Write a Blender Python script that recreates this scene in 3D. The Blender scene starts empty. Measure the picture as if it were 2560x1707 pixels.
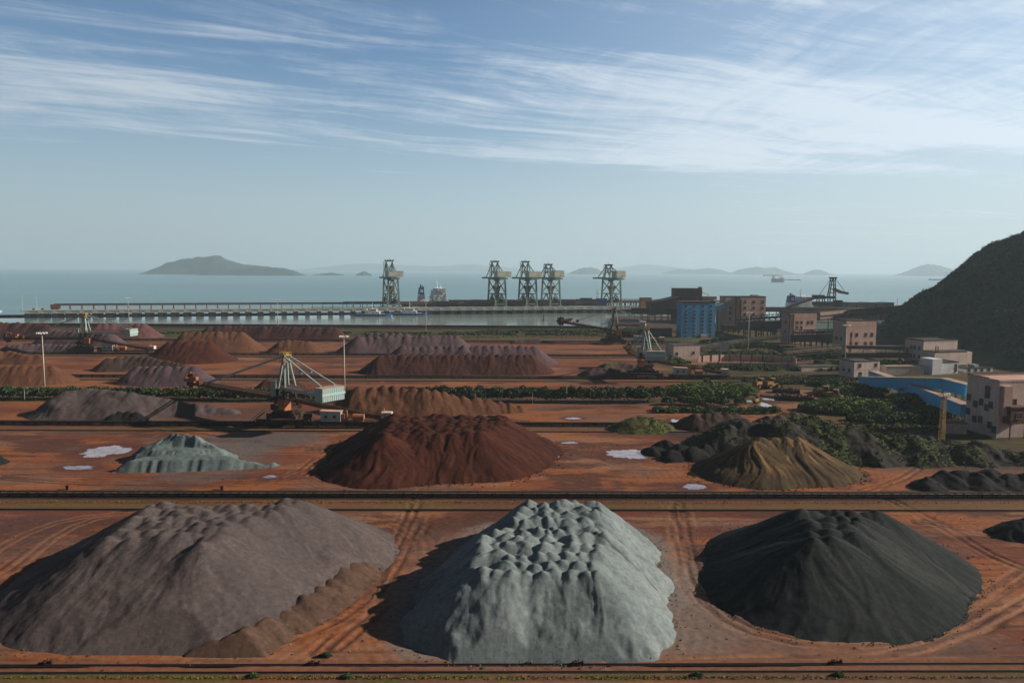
import bpy, math, random
import numpy as np
from mathutils import Matrix, Vector
random.seed(7); RNG = np.random.default_rng(11)
SC = bpy.context.scene; COL = SC.collection; D = bpy.data
PI = math.pi
# ---------------------------------------------------------------- camera
F, CX, CY = 1900.0, 1280.0, 853.5           # focal length and centre, in pixels of the 2560 px photograph
PITCH, YAW, ROLL, CAMH = math.atan(179/1900), 0.015, 0.006, 60.0
RM = Matrix.Rotation(-YAW, 4, 'Z') @ Matrix.Rotation(PI/2-PITCH, 4, 'X') @ Matrix.Rotation(ROLL, 4, 'Z')
cd = D.cameras.new('camera'); cd.sensor_width = 36; cd.lens = F/2560*36; cd.clip_start = 1; cd.clip_end = 90000
cam = D.objects.new('camera', cd); COL.objects.link(cam)
cam.matrix_world = Matrix.Translation((0, 0, CAMH)) @ RM
SC.camera = cam
# ---------------------------------------------------------------- light
SUN_EL, SUN_AZ = math.radians(26), math.radians(3)      # azimuth from +X towards +Y
SV = Vector((math.cos(SUN_EL)*math.cos(SUN_AZ), math.cos(SUN_EL)*math.sin(SUN_AZ), math.sin(SUN_EL)))
sl = D.lights.new('sun', 'SUN'); sl.energy = 5.0; sl.angle = math.radians(0.5); sl.color = (1, .92, .80)
so = D.objects.new('sun', sl); COL.objects.link(so); so.rotation_euler = SV.to_track_quat('Z', 'Y').to_euler()
SC.view_settings.view_transform = 'Standard'; SC.view_settings.look = 'None'
SC.view_settings.exposure = 0.25; SC.view_settings.gamma = 1
SC.render.engine = 'CYCLES'
SC.cycles.use_denoising = True; SC.cycles.denoiser = 'OPENIMAGEDENOISE'; SC.cycles.denoising_input_passes = 'RGB_ALBEDO_NORMAL'; SC.cycles.denoising_prefilter = 'ACCURATE'
SC.cycles.max_bounces = 5; SC.cycles.diffuse_bounces = 2; SC.cycles.glossy_bounces = 2; SC.cycles.volume_bounces = 1
SC.cycles.caustics_reflective = False; SC.cycles.caustics_refractive = False
SC.cycles.sample_clamp_indirect = 4

class NT:                                     # tiny node-tree helper
    def __init__(s, tree): s.t = tree; s.n = tree.nodes; s.l = tree.links
    def node(s, typ, **kw):
        n = s.n.new(typ)
        for k, v in kw.items():
            if k in ('operation', 'blend_type', 'data_type', 'sky_type', 'noise_dimensions', 'feature', 'attribute_name', 'use_clamp', 'vector_type', 'interpolation_type', 'sun_disc', 'sun_elevation', 'sun_rotation', 'air_density', 'dust_density', 'ozone_density', 'altitude'):
                setattr(n, k, v)
            else:
                key = int(k[1:]) if k[0] == '_' and k[1:].isdigit() else k.replace('_', ' ')
                s.put(n, key, v)
        return n
    def put(s, n, key, v):
        if hasattr(v, 'is_output') or isinstance(v, bpy.types.NodeSocket): s.l.new(v, n.inputs[key])
        else: n.inputs[key].default_value = v
    def math(s, op, a, b=0.0, c=None, clamp=False):
        n = s.n.new('ShaderNodeMath'); n.operation = op; n.use_clamp = clamp
        s.put(n, 0, a); s.put(n, 1, b)
        if c is not None: s.put(n, 2, c)
        return n.outputs[0]
    def ramp(s, fac, lo, hi, a=0.0, b=1.0, smooth=True):
        n = s.n.new('ShaderNodeMapRange'); n.interpolation_type = 'SMOOTHSTEP' if smooth else 'LINEAR'
        s.put(n, 0, fac); s.put(n, 1, lo); s.put(n, 2, hi); s.put(n, 3, a); s.put(n, 4, b)
        return n.outputs[0]
    def mix(s, fac, a, b, mode='MIX'):
        n = s.n.new('ShaderNodeMix'); n.data_type = 'RGBA'; n.blend_type = mode
        s.put(n, 0, fac); s.put(n, 6, a if not isinstance(a, tuple) else (*a[:3], 1)); s.put(n, 7, b if not isinstance(b, tuple) else (*b[:3], 1))
        return n.outputs[2]
    def noise(s, vec, scale, detail=3, rough=.55, dist=0.0):
        n = s.n.new('ShaderNodeTexNoise'); s.put(n, 'Scale', scale); s.put(n, 'Detail', detail); s.put(n, 'Roughness', rough); s.put(n, 'Distortion', dist)
        if vec is not None: s.l.new(vec, n.inputs['Vector'])
        return n.outputs['Fac']
    def mapping(s, vec, scale=(1, 1, 1), rot=(0, 0, 0), loc=(0, 0, 0)):
        n = s.n.new('ShaderNodeMapping'); s.l.new(vec, n.inputs['Vector'])
        n.inputs['Scale'].default_value = scale; n.inputs['Rotation'].default_value = rot; n.inputs['Location'].default_value = loc
        return n.outputs[0]

# ---------------------------------------------------------------- sky with cirrus
W = D.worlds.new('World'); SC.world = W; W.use_nodes = True
w = NT(W.node_tree); w.n.clear()
sky = w.node('ShaderNodeTexSky', sky_type='NISHITA', sun_disc=False, sun_elevation=SUN_EL, sun_rotation=PI/2-SUN_AZ, air_density=1.0, dust_density=.5, ozone_density=2.5)
tc = w.node('ShaderNodeTexCoord'); sep = w.node('ShaderNodeSeparateXYZ', _0=tc.outputs['Generated'])
dz = w.math('MAXIMUM', sep.outputs[2], .02)
px_ = w.math('DIVIDE', sep.outputs[0], dz); py_ = w.math('DIVIDE', sep.outputs[1], dz)
pc = w.node('ShaderNodeCombineXYZ', _0=px_, _1=py_, _2=0.0).outputs[0]
warp = w.node('ShaderNodeTexNoise', Scale=.35, Detail=2.0); w.l.new(pc, warp.inputs['Vector'])
wv = w.node('ShaderNodeVectorMath', operation='MULTIPLY_ADD', _0=warp.outputs['Color'], _1=(1.1, 1.1, 0), _2=pc).outputs[0]
rot = lambda deg, loc: w.mapping(wv, (1, 1, 1), (0, 0, math.radians(-deg)), loc)
n1 = w.noise(w.mapping(rot(24, (2.3, .4, 0)), (.17, .50, 1)), 1.0, 5, .58, .35)
n2 = w.noise(w.mapping(rot(24, (1.1, 3.2, 0)), (.42, 1.7, 1)), 1.0, 7, .66, .8)
n3 = w.noise(w.mapping(rot(32, (7.1, 2.2, 0)), (1.0, 4.6, 1)), 1.0, 8, .72, .7)
n4 = w.noise(w.mapping(rot(100, (3.1, 6.2, 0)), (.9, 7.5, 1)), 1.0, 3, .6, .25)
el = sep.outputs[2]
hl = w.math('SQRT', w.math('ADD', w.math('MULTIPLY', sep.outputs[0], sep.outputs[0]), w.math('MULTIPLY', sep.outputs[1], sep.outputs[1])))
yh = w.math('DIVIDE', sep.outputs[1], w.math('MAXIMUM', hl, .001))
xh = w.math('DIVIDE', sep.outputs[0], w.math('MAXIMUM', hl, .001))
cov = w.math('ADD', w.math('ADD', w.math('MULTIPLY', n1, .74), w.math('MULTIPLY', n4, w.ramp(xh, .0, .4, .09, .30))), w.math('ADD', w.math('MULTIPLY', n2, .60), w.math('MULTIPLY', n3, .50)))
elw = w.math('ADD', el, w.math('MULTIPLY', w.math('SUBTRACT', n1, .5), .10))
thr = w.math('ADD', cov, w.ramp(elw, .112, .160, -.24, .05))
thr = w.math('ADD', thr, w.ramp(el, .20, .31, 0.0, -.10))
thr = w.math('ADD', thr, w.ramp(xh, -.5, .4, -.01, .0))
cm = w.math('MULTIPLY', w.ramp(thr, .85, 1.21), .86)
dim = w.math('MULTIPLY', w.ramp(el, .30, .50, 1.0, .16), w.ramp(yh, -.1, .78, .27, 1.0))  # sky darkened out of view, above, beside and behind the camera, to cut fill
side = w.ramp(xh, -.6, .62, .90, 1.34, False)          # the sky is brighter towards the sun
hz = w.mix(w.ramp(el, .0, .26, .88, 0.0), w.node('ShaderNodeHueSaturation', Saturation=1.08, Value=.94, Color=sky.outputs[0]).outputs[0], (3.45, 4.35, 4.92))
hz = w.mix(w.math('MULTIPLY', w.ramp(xh, -.2, .7), .45), hz, (4.2, 4.75, 4.95))
ccol = w.mix(cm, hz, (5.1, 5.75, 6.4))
dimc = w.node('ShaderNodeCombineXYZ', _0=w.math('MULTIPLY', w.math('MULTIPLY', dim, side), w.ramp(dim, .1, 1.0, .82, 1.0)), _1=w.math('MULTIPLY', dim, side), _2=w.math('MULTIPLY', w.math('MULTIPLY', dim, side), w.ramp(dim, .1, 1.0, 1.22, 1.0))).outputs[0]  # the darkened unseen sky is also tinted blue, to cool the shaded sides
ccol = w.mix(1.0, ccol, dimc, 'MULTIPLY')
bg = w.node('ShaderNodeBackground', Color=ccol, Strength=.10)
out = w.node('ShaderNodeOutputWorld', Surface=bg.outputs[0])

# ---------------------------------------------------------------- points from the photograph
CAMP = Vector((0, 0, CAMH)); R3 = RM.to_3x3()
def ray(px, py): return R3 @ Vector(((px-CX)/F, -(py-CY)/F, -1.0))
def G(px, py, z=0.0):                          # where the sight line meets height z
    d = ray(px, py); t = (z-CAMH)/d.z; return CAMP + d*t
def AT(px, py, dist):                          # point on the sight line at depth Y = dist
    d = ray(px, py); return CAMP + d*(dist/d.y)
def to_px(p):
    q = R3.transposed() @ (Vector(p)-CAMP); return (CX+F*q.x/-q.z, CY-F*q.y/-q.z)

# ---------------------------------------------------------------- materials
MATS = {}
def mat(name, col, col2=None, rough=.85, scale=1.0, lo=.35, hi=.65, bump=0.0, bscale=4.0, metal=0.0, grain=0.0, gscale=8.0, stretch=(1, 1, 1), attr=None, spec=.3, streak=None):
    m = D.materials.new(name); m.use_nodes = True; t = NT(m.node_tree); b = t.n['Principled BSDF']
    tcn = t.node('ShaderNodeTexCoord'); v = tcn.outputs['Object']
    if stretch != (1, 1, 1): v = t.mapping(v, stretch)
    if attr:
        c = t.node('ShaderNodeAttribute', attribute_name=attr).outputs['Color']
    else:
        c = (*col, 1)
    if col2:
        f = t.ramp(t.noise(v, scale, 5, .6), lo, hi); c = t.mix(f, c, col2)
    if streak:                                  # rain and rust runs down a wall
        vs = t.mapping(tcn.outputs['Object'], (1.2, 1.2, .06)); f = t.ramp(t.noise(vs, 1.0, 4, .65), .52, .78, 0, .75); c = t.mix(f, c, streak)
    if grain:
        g = t.noise(tcn.outputs['Object'], gscale, 3, .7); g = t.ramp(g, .25, .75, 1-grain, 1+grain, False)
        c = t.mix(1.0, c, g, 'MULTIPLY')
    if isinstance(c, tuple): b.inputs['Base Color'].default_value = c
    else: t.l.new(c, b.inputs['Base Color'])
    b.inputs['Roughness'].default_value = rough; b.inputs['Metallic'].default_value = metal
    b.inputs['Specular IOR Level'].default_value = spec
    if bump:
        bn = t.node('ShaderNodeBump', Strength=.6, Distance=bump); t.l.new(t.noise(tcn.outputs['Object'], bscale, 4, .65), bn.inputs['Height'])
        t.l.new(bn.outputs[0], b.inputs['Normal'])
    MATS[name] = m; return m

# ---------------------------------------------------------------- numpy noise
def _h(ix, iy, s):
    h = (ix.astype(np.int64)*374761393 + iy.astype(np.int64)*668265263 + s*974711) & 0x7fffffff
    h = ((h ^ (h >> 13))*1274126177) & 0x7fffffff
    return ((h ^ (h >> 16)) & 0xffffff)/float(0xffffff)
def vn(x, y, s=0):
    ix = np.floor(x); iy = np.floor(y); fx = x-ix; fy = y-iy
    fx = fx*fx*(3-2*fx); fy = fy*fy*(3-2*fy)
    return (_h(ix, iy, s)*(1-fx)+_h(ix+1, iy, s)*fx)*(1-fy) + (_h(ix, iy+1, s)*(1-fx)+_h(ix+1, iy+1, s)*fx)*fy
def fbm(x, y, o=4, s=0):
    a = .5; r = 0; t = 0
    for i in range(o): r = r+a*vn(x, y, s+i*17); t += a; a *= .5; x = x*2.03+11.3; y = y*2.03+5.7
    return r/t
def sst(x, a, b):
    t = np.clip((x-a)/(b-a), 0, 1); return t*t*(3-2*t)

# ---------------------------------------------------------------- object helpers
def tag(o, label=None, cat=None, group=None, kind=None):
    if label: o['label'] = label
    if cat: o['category'] = cat
    if group: o['group'] = group
    if kind: o['kind'] = kind
    return o
def empty(name, loc, rz=0, label=None, cat=None, group=None):
    o = D.objects.new(name, None); COL.objects.link(o); o.location = loc; o.rotation_euler = (0, 0, rz); o.empty_display_size = .5
    return tag(o, label, cat, group)
def link(name, me, m, parent=None, loc=None):
    o = D.objects.new(name, me); COL.objects.link(o)
    if m is not None and not me.materials: me.materials.append(m)
    if parent: o.parent = parent
    if loc is not None: o.location = loc
    return o
def mesh_np(name, V, Fq, smooth=False, cols=None):
    me = D.meshes.new(name); nv = len(V); V = np.asarray(V, dtype=np.float32); Fq = np.asarray(Fq, dtype=np.int32); nf, k = Fq.shape
    me.vertices.add(nv); me.vertices.foreach_set('co', V.ravel())
    me.loops.add(nf*k); me.loops.foreach_set('vertex_index', Fq.ravel())
    me.polygons.add(nf); me.polygons.foreach_set('loop_start', np.arange(0, nf*k, k, dtype=np.int32))
    try: me.polygons.foreach_set('loop_total', np.full(nf, k, dtype=np.int32))
    except Exception: pass
    me.polygons.foreach_set('use_smooth', np.full(nf, smooth, dtype=bool))
    if cols is not None:
        a = me.color_attributes.new('Col', 'FLOAT_COLOR', 'POINT'); c = np.ones((nv, 4), dtype=np.float32); c[:, :3] = cols; a.data.foreach_set('color', c.ravel())
    me.update(calc_edges=True); me.validate(); return me
def grid_mesh(name, X, Y, Z, keep=None, smooth=True, cols=None):
    ny, nx = X.shape; idx = np.arange(ny*nx).reshape(ny, nx)
    Fq = np.stack([idx[:-1, :-1], idx[:-1, 1:], idx[1:, 1:], idx[1:, :-1]], -1).reshape(-1, 4)
    V = np.stack([X, Y, Z], -1).reshape(-1, 3)
    if cols is not None: cols = cols.reshape(-1, 3)
    if keep is not None:
        k = (keep[:-1, :-1] | keep[:-1, 1:] | keep[1:, 1:] | keep[1:, :-1]).ravel(); Fq = Fq[k]
        used = np.unique(Fq); remap = np.full(len(V), -1); remap[used] = np.arange(len(used)); V = V[used]; Fq = remap[Fq]
        if cols is not None: cols = cols[used]
    return mesh_np(name, V, Fq, smooth, cols)
class MB:
    def __init__(s): s.v = []; s.f = []
    def add(s, vs, fs):
        n = len(s.v); s.v += [tuple(v) for v in vs]; s.f += [tuple(i+n for i in f) for f in fs]; return s
    def box(s, x0, x1, y0, y1, z0, z1):
        return s.add([(x0, y0, z0), (x1, y0, z0), (x1, y1, z0), (x0, y1, z0), (x0, y0, z1), (x1, y0, z1), (x1, y1, z1), (x0, y1, z1)],
                     [(0, 3, 2, 1), (4, 5, 6, 7), (0, 1, 5, 4), (1, 2, 6, 5), (2, 3, 7, 6), (3, 0, 4, 7)])
    def bar(s, a, b, w, h=None, up=(0, 0, 1)):          # rectangular bar between two points
        h = h or w; a = Vector(a); b = Vector(b); d = (b-a).normalized(); u = Vector(up)
        if abs(d.dot(u)) > .98: u = Vector((1, 0, 0))
        r = d.cross(u).normalized(); u = r.cross(d).normalized(); r = r*w/2; u = u*h/2
        vs = [a-r-u, a+r-u, a+r+u, a-r+u, b-r-u, b+r-u, b+r+u, b-r+u]
        return s.add(vs, [(0, 1, 2, 3), (7, 6, 5, 4), (0, 4, 5, 1), (1, 5, 6, 2), (2, 6, 7, 3), (3, 7, 4, 0)])
    def tube(s, a, b, r0, r1=None, n=8):
        r1 = r0 if r1 is None else r1; a = Vector(a); b = Vector(b); d = (b-a).normalized()
        u = Vector((0, 0, 1)) if abs(d.z) < .95 else Vector((1, 0, 0)); r = d.cross(u).normalized(); u = r.cross(d)
        vs = []; 
        for p, q in ((a, r0), (b, r1)):
            for i in range(n): t = 2*PI*i/n; vs.append(p+r*(q*math.cos(t))+u*(q*math.sin(t)))
        fs = [(i, (i+1) % n, n+(i+1) % n, n+i) for i in range(n)]+[tuple(range(n-1, -1, -1)), tuple(range(n, 2*n))]
        return s.add(vs, fs)
    def prism(s, poly, z0, z1):                          # polygon in XY, counter-clockwise
        n = len(poly); vs = [(x, y, z0) for x, y in poly]+[(x, y, z1) for x, y in poly]
        return s.add(vs, [tuple(range(n-1, -1, -1)), tuple(range(n, 2*n))]+[(i, (i+1) % n, n+(i+1) % n, n+i) for i in range(n)])
    def side(s, poly, y0, y1):                           # polygon in XZ, extruded along Y
        n = len(poly); vs = [(x, y0, z) for x, z in poly]+[(x, y1, z) for x, z in poly]
        return s.add(vs, [tuple(range(n)), tuple(range(2*n-1, n-1, -1))]+[(i, n+i, n+(i+1) % n, (i+1) % n) for i in range(n)])
    def mesh(s, name='m', smooth=False):
        me = D.meshes.new(name); me.from_pydata(s.v, [], s.f); me.update()
        if smooth: me.polygons.foreach_set('use_smooth', [True]*len(me.polygons))
        return me
    def build(s, name, m, parent=None, loc=None, smooth=False, **tags):
        o = link(name, s.mesh(name, smooth), m, parent, loc); return tag(o, **tags)
def kids(o): return [c for c in D.objects if c.parent is o]
def copy_tree(o, parent=None):
    c = o.copy(); COL.objects.link(c)
    if parent: c.parent = parent
    for ch in list(o.children): copy_tree(ch, c)
    return c
# ---------------------------------------------------------------- colours of things
mat('rust', (.085, .034, .02), (.17, .075, .035), .85, .6, .35, .7, grain=.3, gscale=3)
mat('dark_rust', (.03, .018, .014), (.07, .035, .022), .9, .7, .35, .7, grain=.3, gscale=3)
mat('orange_rust', (.42, .15, .06), (.22, .08, .04), .8, .5, .45, .75, grain=.2)
mat('black_belt', (.012, .011, .011), (.03, .022, .018), .9, .5)
mat('steel_blue', (.32, .44, .45), (.36, .42, .38), .7, .35, .4, .75, streak=(.13, .07, .04))
mat('cabin_blue', (.34, .47, .46), (.42, .46, .42), .75, .3, .4, .7, streak=(.2, .12, .08))
mat('yellow_rail', (.45, .30, .06), (.3, .18, .06), .7, 1.0)
mat('crane_green', (.10, .17, .15), (.15, .18, .145), .75, .25, .35, .7, grain=.2)
mat('crane_house', (.43, .44, .37), (.34, .34, .29), .75, .15, .4, .7, streak=(.18, .12, .08))
mat('concrete', (.52, .50, .46), (.40, .37, .33), .9, .3, .35, .75, streak=(.16, .13, .11))
mat('wet_concrete', (.022, .032, .04), (.015, .022, .03), .8, .3)
mat('mast_white', (.55, .53, .48), (.45, .38, .3), .6, .4)
mat('lamp_glass', (.8, .78, .7), None, .3)
mat('ship_white', (.86, .86, .85), (.72, .70, .67), .6, .12, .5, .75)
mat('ship_blue', (.03, .10, .32), (.025, .07, .2), .6, .2)
mat('ship_dark', (.05, .06, .08), (.1, .06, .05), .7, .2)
mat('deck_red', (.20, .07, .045), (.13, .06, .045), .8, .2)
mat('hatch_green', (.04, .075, .075), (.05, .06, .06), .75, .1)
mat('brown_wall', (.54, .36, .30), (.43, .27, .22), .9, .12, .35, .7, streak=(.13, .08, .06), grain=.1, gscale=.8)
mat('brown_cladding', (.12, .075, .06), (.085, .055, .045), .9, .15, .35, .7, grain=.15)
mat('pale_wall', (.66, .51, .45), (.52, .38, .33), .9, .14, .4, .75, streak=(.24, .15, .12), grain=.08, gscale=.8)
mat('white_wall', (.64, .63, .64), (.52, .48, .46), .85, .15, .45, .8, streak=(.36, .3, .28))
mat('blue_wall', (.085, .33, .58), (.11, .34, .54), .8, .2, .35, .7, streak=(.05, .19, .40))
mat('blue_panel', (.09, .42, .70), (.10, .40, .64), .7, .25, .4, .75, streak=(.05, .11, .22))
mat('tan_roof', (.42, .32, .26), (.34, .22, .16), .85, .3)
mat('pink_roof', (.58, .34, .26), (.5, .28, .2), .9, .3)
mat('dark_roof', (.05, .045, .045), (.09, .07, .06), .9, .3)
mat('window_dark', (.02, .022, .026), None, .35, spec=.5)
mat('window_frame', (.2, .16, .14), None, .8)
mat('truss_green', (.055, .085, .07), (.09, .085, .06), .8, .3)
mat('truss_brown', (.20, .125, .095), (.14, .09, .07), .85, .3)
mat('machine_yellow', (.42, .21, .035), (.28, .12, .03), .7, .6)
mat('tyre', (.015, .015, .016), None, .9)
mat('rail_steel', (.035, .028, .026), None, .6)
mat('kerb', (.30, .235, .17), (.2, .13, .09), .9, .6)
mat('rock', (.10, .10, .085), (.17, .15, .12), .9, .02)

# ---------------------------------------------------------------- stockpiles
TUFTS = []; PILES = []                                     # (x, y, radius) used for the tracks in the earth around them
def lattice(pxpoly, h, sx, sy, jit=.25, hj=.3, rowdrop=None):
    P = [G(x, y, h) for x, y in pxpoly]; n = len(P); out = []
    ys = [p.y for p in P]; y = min(ys)+.01; row = 0
    while y <= max(ys):
        xs = []
        for i in range(n):
            a, b = P[i], P[(i+1) % n]
            if (a.y-y)*(b.y-y) <= 0 and abs(a.y-b.y) > 1e-6: xs.append(a.x+(b.x-a.x)*(y-a.y)/(b.y-a.y))
        if len(xs) >= 2:
            x0, x1 = min(xs), max(xs); k = max(1, int(round((x1-x0)/sx))); drop = rowdrop.get(row, 0) if rowdrop else 0
            for j in range(k+1):
                x = x0+(x1-x0)*(j+(.5*(row % 2) if 0 < j < k else 0))/max(k, 1)
                out.append((x+random.uniform(-1, 1)*jit*sx, y+random.uniform(-1, 1)*jit*sy, h-drop+random.uniform(-hj, hj)))
        y += sy; row += 1
    return out
def ridge(pts, spacing=4.5, jit=.4, hj=.35):    # cones along a crest given as (px, py, h)
    W_ = [(G(x, y, h), h) for x, y, h in pts]; out = []
    for (a, ha), (b, hb) in zip(W_, W_[1:]):
        L = (b-a).length; k = max(1, int(round(L/spacing)))
        for j in range(k): t = j/k; p = a.lerp(b, t); out.append((p.x+random.uniform(-jit, jit), p.y+random.uniform(-jit, jit), ha+(hb-ha)*t+random.uniform(-hj, hj)))
    p, h = W_[-1]; out.append((p.x, p.y, h)); return out
def pile(name, label, m, cones, slope=.72, tip=.5, res=.5, warp=.5, rough=.12, rib=.0, cat='stockpile', group='stockpiles in the ore yard', colfn=None, lump=0.0, toe=0.0, kind=None, soft=.8, hfn=None, tufts=None, soft0=0.0):
    C = np.array(cones); cx, cy = C[:, 0].mean(), C[:, 1].mean()
    R = C[:, 2]/slope+2.5+toe*2
    x0, x1 = (C[:, 0]-R).min(), (C[:, 0]+R).max(); y0, y1 = (C[:, 1]-R).min(), (C[:, 1]+R).max()
    X, Y = np.meshgrid(np.arange(x0, x1+res, res), np.arange(y0, y1+res, res)); sd = int(abs(cx*7+cy*3)) % 9999
    Xw = X+(fbm(X*.16, Y*.16, 3, sd)-.5)*2*warp*2; Yw = Y+(fbm(X*.16+40, Y*.16, 3, sd+5)-.5)*2*warp*2
    H = np.full(X.shape, -9.0); SM = np.zeros(X.shape); A = np.zeros(X.shape); DD = np.zeros(X.shape); K = np.zeros(X.shape)
    for i, (a, b, h) in enumerate(C):
        dx, dy = Xw-a, Yw-b; d = np.sqrt(dx*dx+dy*dy+tip*tip)-tip; z = h-slope*d; k = z > H; SM += np.exp(np.clip(z, -9, 16)*1.1)
        H[k] = z[k]; DD[k] = d[k]; A[k] = np.arctan2(dy[k], dx[k]); K[k] = i
    if soft: SMH = np.log(SM)/1.1; tt = soft0+(1-soft0)*sst(DD, 1.5, 11)*soft; H = H*(1-tt)+(SMH-.9)*tt
    if toe: H = np.where(H < toe, toe*np.exp(np.clip((H-toe)/toe, -6, 0)) - .5*sst(toe-H, 0, 2.6*toe), H)
    if rib:
        s = DD*0+0; wob = A+.12*np.sin(DD*.35+K)
        r = vn(wob*9+K*3.1, DD*.09, sd+9)*.6+vn(wob*23+K*7.7, DD*.16, sd+12)*.4
        H = H+rib*(r-.5)*2*np.clip(DD/3, 0, 1)
    H = H+rough*(fbm(X*.7, Y*.7, 3, sd+2)-.5)*2
    if lump: H = H+lump*(fbm(X*.28, Y*.28, 3, sd+31)-.42)*2*np.clip(H+.6, 0, 1)
    if hfn: H = hfn(X, Y, H)
    cols = colfn(X, Y, H, A, DD, K) if colfn else None
    if tufts: TUFTS.append((tufts, X, Y, H, cols))
    keep = H > -.2; Z = np.maximum(H, -.35)
    me = grid_mesh(name, X-cx, Y-cy, Z, keep, True, cols)
    o = link(name, me, m, None, (cx, cy, 0)); tag(o, label, cat, group, kind)
    for a, b, h in cones[::max(1, len(cones)//14)]: PILES.append((a, b, h/slope))
    return o
def ore(name, c1, c2, grain=.22, **k): return mat(name, c1, c2, .95, .12, .3, .7, bump=.10, bscale=1.6, grain=grain+.12, gscale=1.1, spec=.1, **k)
ore('ore_mauve', (0.132, 0.098, 0.096), (0.110, 0.084, 0.086)); ore('ore_grey', (0.216, 0.236, 0.228), (0.176, 0.200, 0.196), .10)
ore('ore_black', (0.024, 0.026, 0.028), (0.034, 0.034, 0.034)); ore('ore_red', (0.078, 0.024, 0.014), (0.054, 0.017, 0.011))
ore('ore_brown', (0.128, 0.056, 0.030), (0.100, 0.043, 0.024)); ore('ore_berm', (0.108, 0.064, 0.044), (0.080, 0.048, 0.036))
ore('ore_dark_red', (0.068, 0.026, 0.020), (0.052, 0.022, 0.018)); ore('ore_purple', (0.100, 0.062, 0.068), (0.080, 0.052, 0.060))
ore('ore_pink', (0.136, 0.060, 0.056), (0.104, 0.048, 0.048)); ore('ore_tar', (0.011, 0.011, 0.012), (0.019, 0.018, 0.017), .3); ore('ore_dusk', (0.068, 0.040, 0.035), (0.052, 0.034, 0.030))
mat('col_ore', (1, 1, 1), None, .95, attr='Col', grain=.32, gscale=1.1, bump=.10, bscale=1.6, spec=.1)
M = MATS
def streaks(c1, c2, c3, seed):
    def f(X, Y, H, A, DD, K):
        a = A+.10*np.sin(DD*.3+K); s = vn(a*11+K*3.3, DD*.05, seed)*.55+vn(a*31+K*5.1, DD*.09, seed+1)*.45
        b = fbm(X*.11, Y*.11, 4, seed+2); g = sst(.62*s+.55*b-.08, .38, .66)[..., None]; c_ = np.array(c1)*(1-g)+np.array(c2)*g
        d = (sst(fbm(X*.05, Y*.05, 3, seed+3)+.5*(vn(a*17+K, DD*.04, seed+4)-.5), .55, .72)*.7)[..., None]; c_ = c_*(1-d)+np.array(c3)*d
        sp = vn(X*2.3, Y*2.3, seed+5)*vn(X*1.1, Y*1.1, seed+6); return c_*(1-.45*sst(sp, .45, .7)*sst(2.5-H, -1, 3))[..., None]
    return f
L3 = 'stockpiles in the front row'
def front(py, k=.9): return lambda X, Y, H: np.minimum(H, (Y-G(1280, py).y+.5*(fbm(X*.2, Y*.1, 3, 7)-.5))*k)
# front row
mauve = lattice([(255, 1350), (520, 1352), (590, 1300), (745, 1246), (395, 1250)], 11.5, 2.7, 3.6, .2, .4)
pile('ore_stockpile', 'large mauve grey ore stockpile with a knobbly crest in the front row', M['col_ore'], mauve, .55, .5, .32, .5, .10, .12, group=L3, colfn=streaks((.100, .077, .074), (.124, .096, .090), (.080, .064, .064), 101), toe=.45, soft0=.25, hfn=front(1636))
pile('ore_berm', 'low brown berm of tipped ore along the toe of the big mauve stockpile', M['ore_berm'],
     ridge([(500, 1606, 1.4), (570, 1590, 2.1), (640, 1560, 2.5), (700, 1532, 2.2), (755, 1496, 2.5), (800, 1464, 2.2), (845, 1430, 2.5), (890, 1400, 2.1), (930, 1372, 1.4)], 2.6, .6, .4), .52, .7, .32, .6, .1, .25, cat='ore berm', group=L3, soft=0, lump=.3, hfn=front(1640, .8))
grey = lattice([(1190, 1416), (1500, 1416), (1505, 1330), (1492, 1240), (1335, 1240), (1215, 1330)], 10.1, 2.6, 3.4, .22, .4, {3: 1.3, 4: .5, 7: 1.2, 8: .3})
grey = [(x, y, h-(1.2 if i > 8 and random.random() < .12 else 0)) for i, (x, y, h) in enumerate(grey)]
def grey_col(X, Y, H, A, DD, K):
    f = sst(fbm(X*.15, Y*.15, 4, 51), .35, .65)[..., None]; c_ = np.array([.158, .188, .190])*(1-f)+np.array([.20, .228, .226])*f
    for (x0, y0, h0, x1, y1, h1, w_) in ((1450, 1285, 9, 1590, 1405, 3, .8), (1478, 1338, 9, 1640, 1462, 2.5, .6)):
        p, q = G(x0, y0, h0), G(x1, y1, h1); ex, ey = q.x-p.x, q.y-p.y; t = np.clip(((X-p.x)*ex+(Y-p.y)*ey)/(ex*ex+ey*ey), 0, 1)
        d = np.hypot(X-p.x-t*ex, Y-p.y-t*ey)+.5*(fbm(X*1.2, Y*1.2, 2, 53)-.5); c_ = c_*(1-.5*(1-sst(d, w_*.4, w_))*sst(fbm(X*.5, Y*.5, 2, 54), .3, .5))[..., None]
    return c_
pile('ore_stockpile', 'pale grey ore stockpile with rows of pointed peaks in the front row', M['col_ore'], grey, .80, .35, .25, .7, .2, .08, group=L3, colfn=grey_col, soft=.35, toe=.45, soft0=.42, hfn=front(1652, 1.2))
black = lattice([(2030, 1344), (2122, 1344), (2150, 1300), (2210, 1262), (1985, 1260), (2035, 1300)], 10.4, 2.9, 4.2, .2, .3)
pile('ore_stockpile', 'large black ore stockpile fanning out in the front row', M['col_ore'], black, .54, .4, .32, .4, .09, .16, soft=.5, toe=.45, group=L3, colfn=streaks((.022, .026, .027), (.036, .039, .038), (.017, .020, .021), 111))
# heap at the right edge of the front row
pile('ore_heap', 'small black lumpy heap at the edge of the front row beyond the black stockpile', M['ore_tar'], [(G(2550+i*26, 1318, 2).x, G(2550+i*26, 1318-6*(i % 2), 2).y, 3.2+.5*(i % 3)) for i in range(5)], .62, .8, .35, .8, .3, 0, cat='ore heap', lump=.6)
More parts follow.
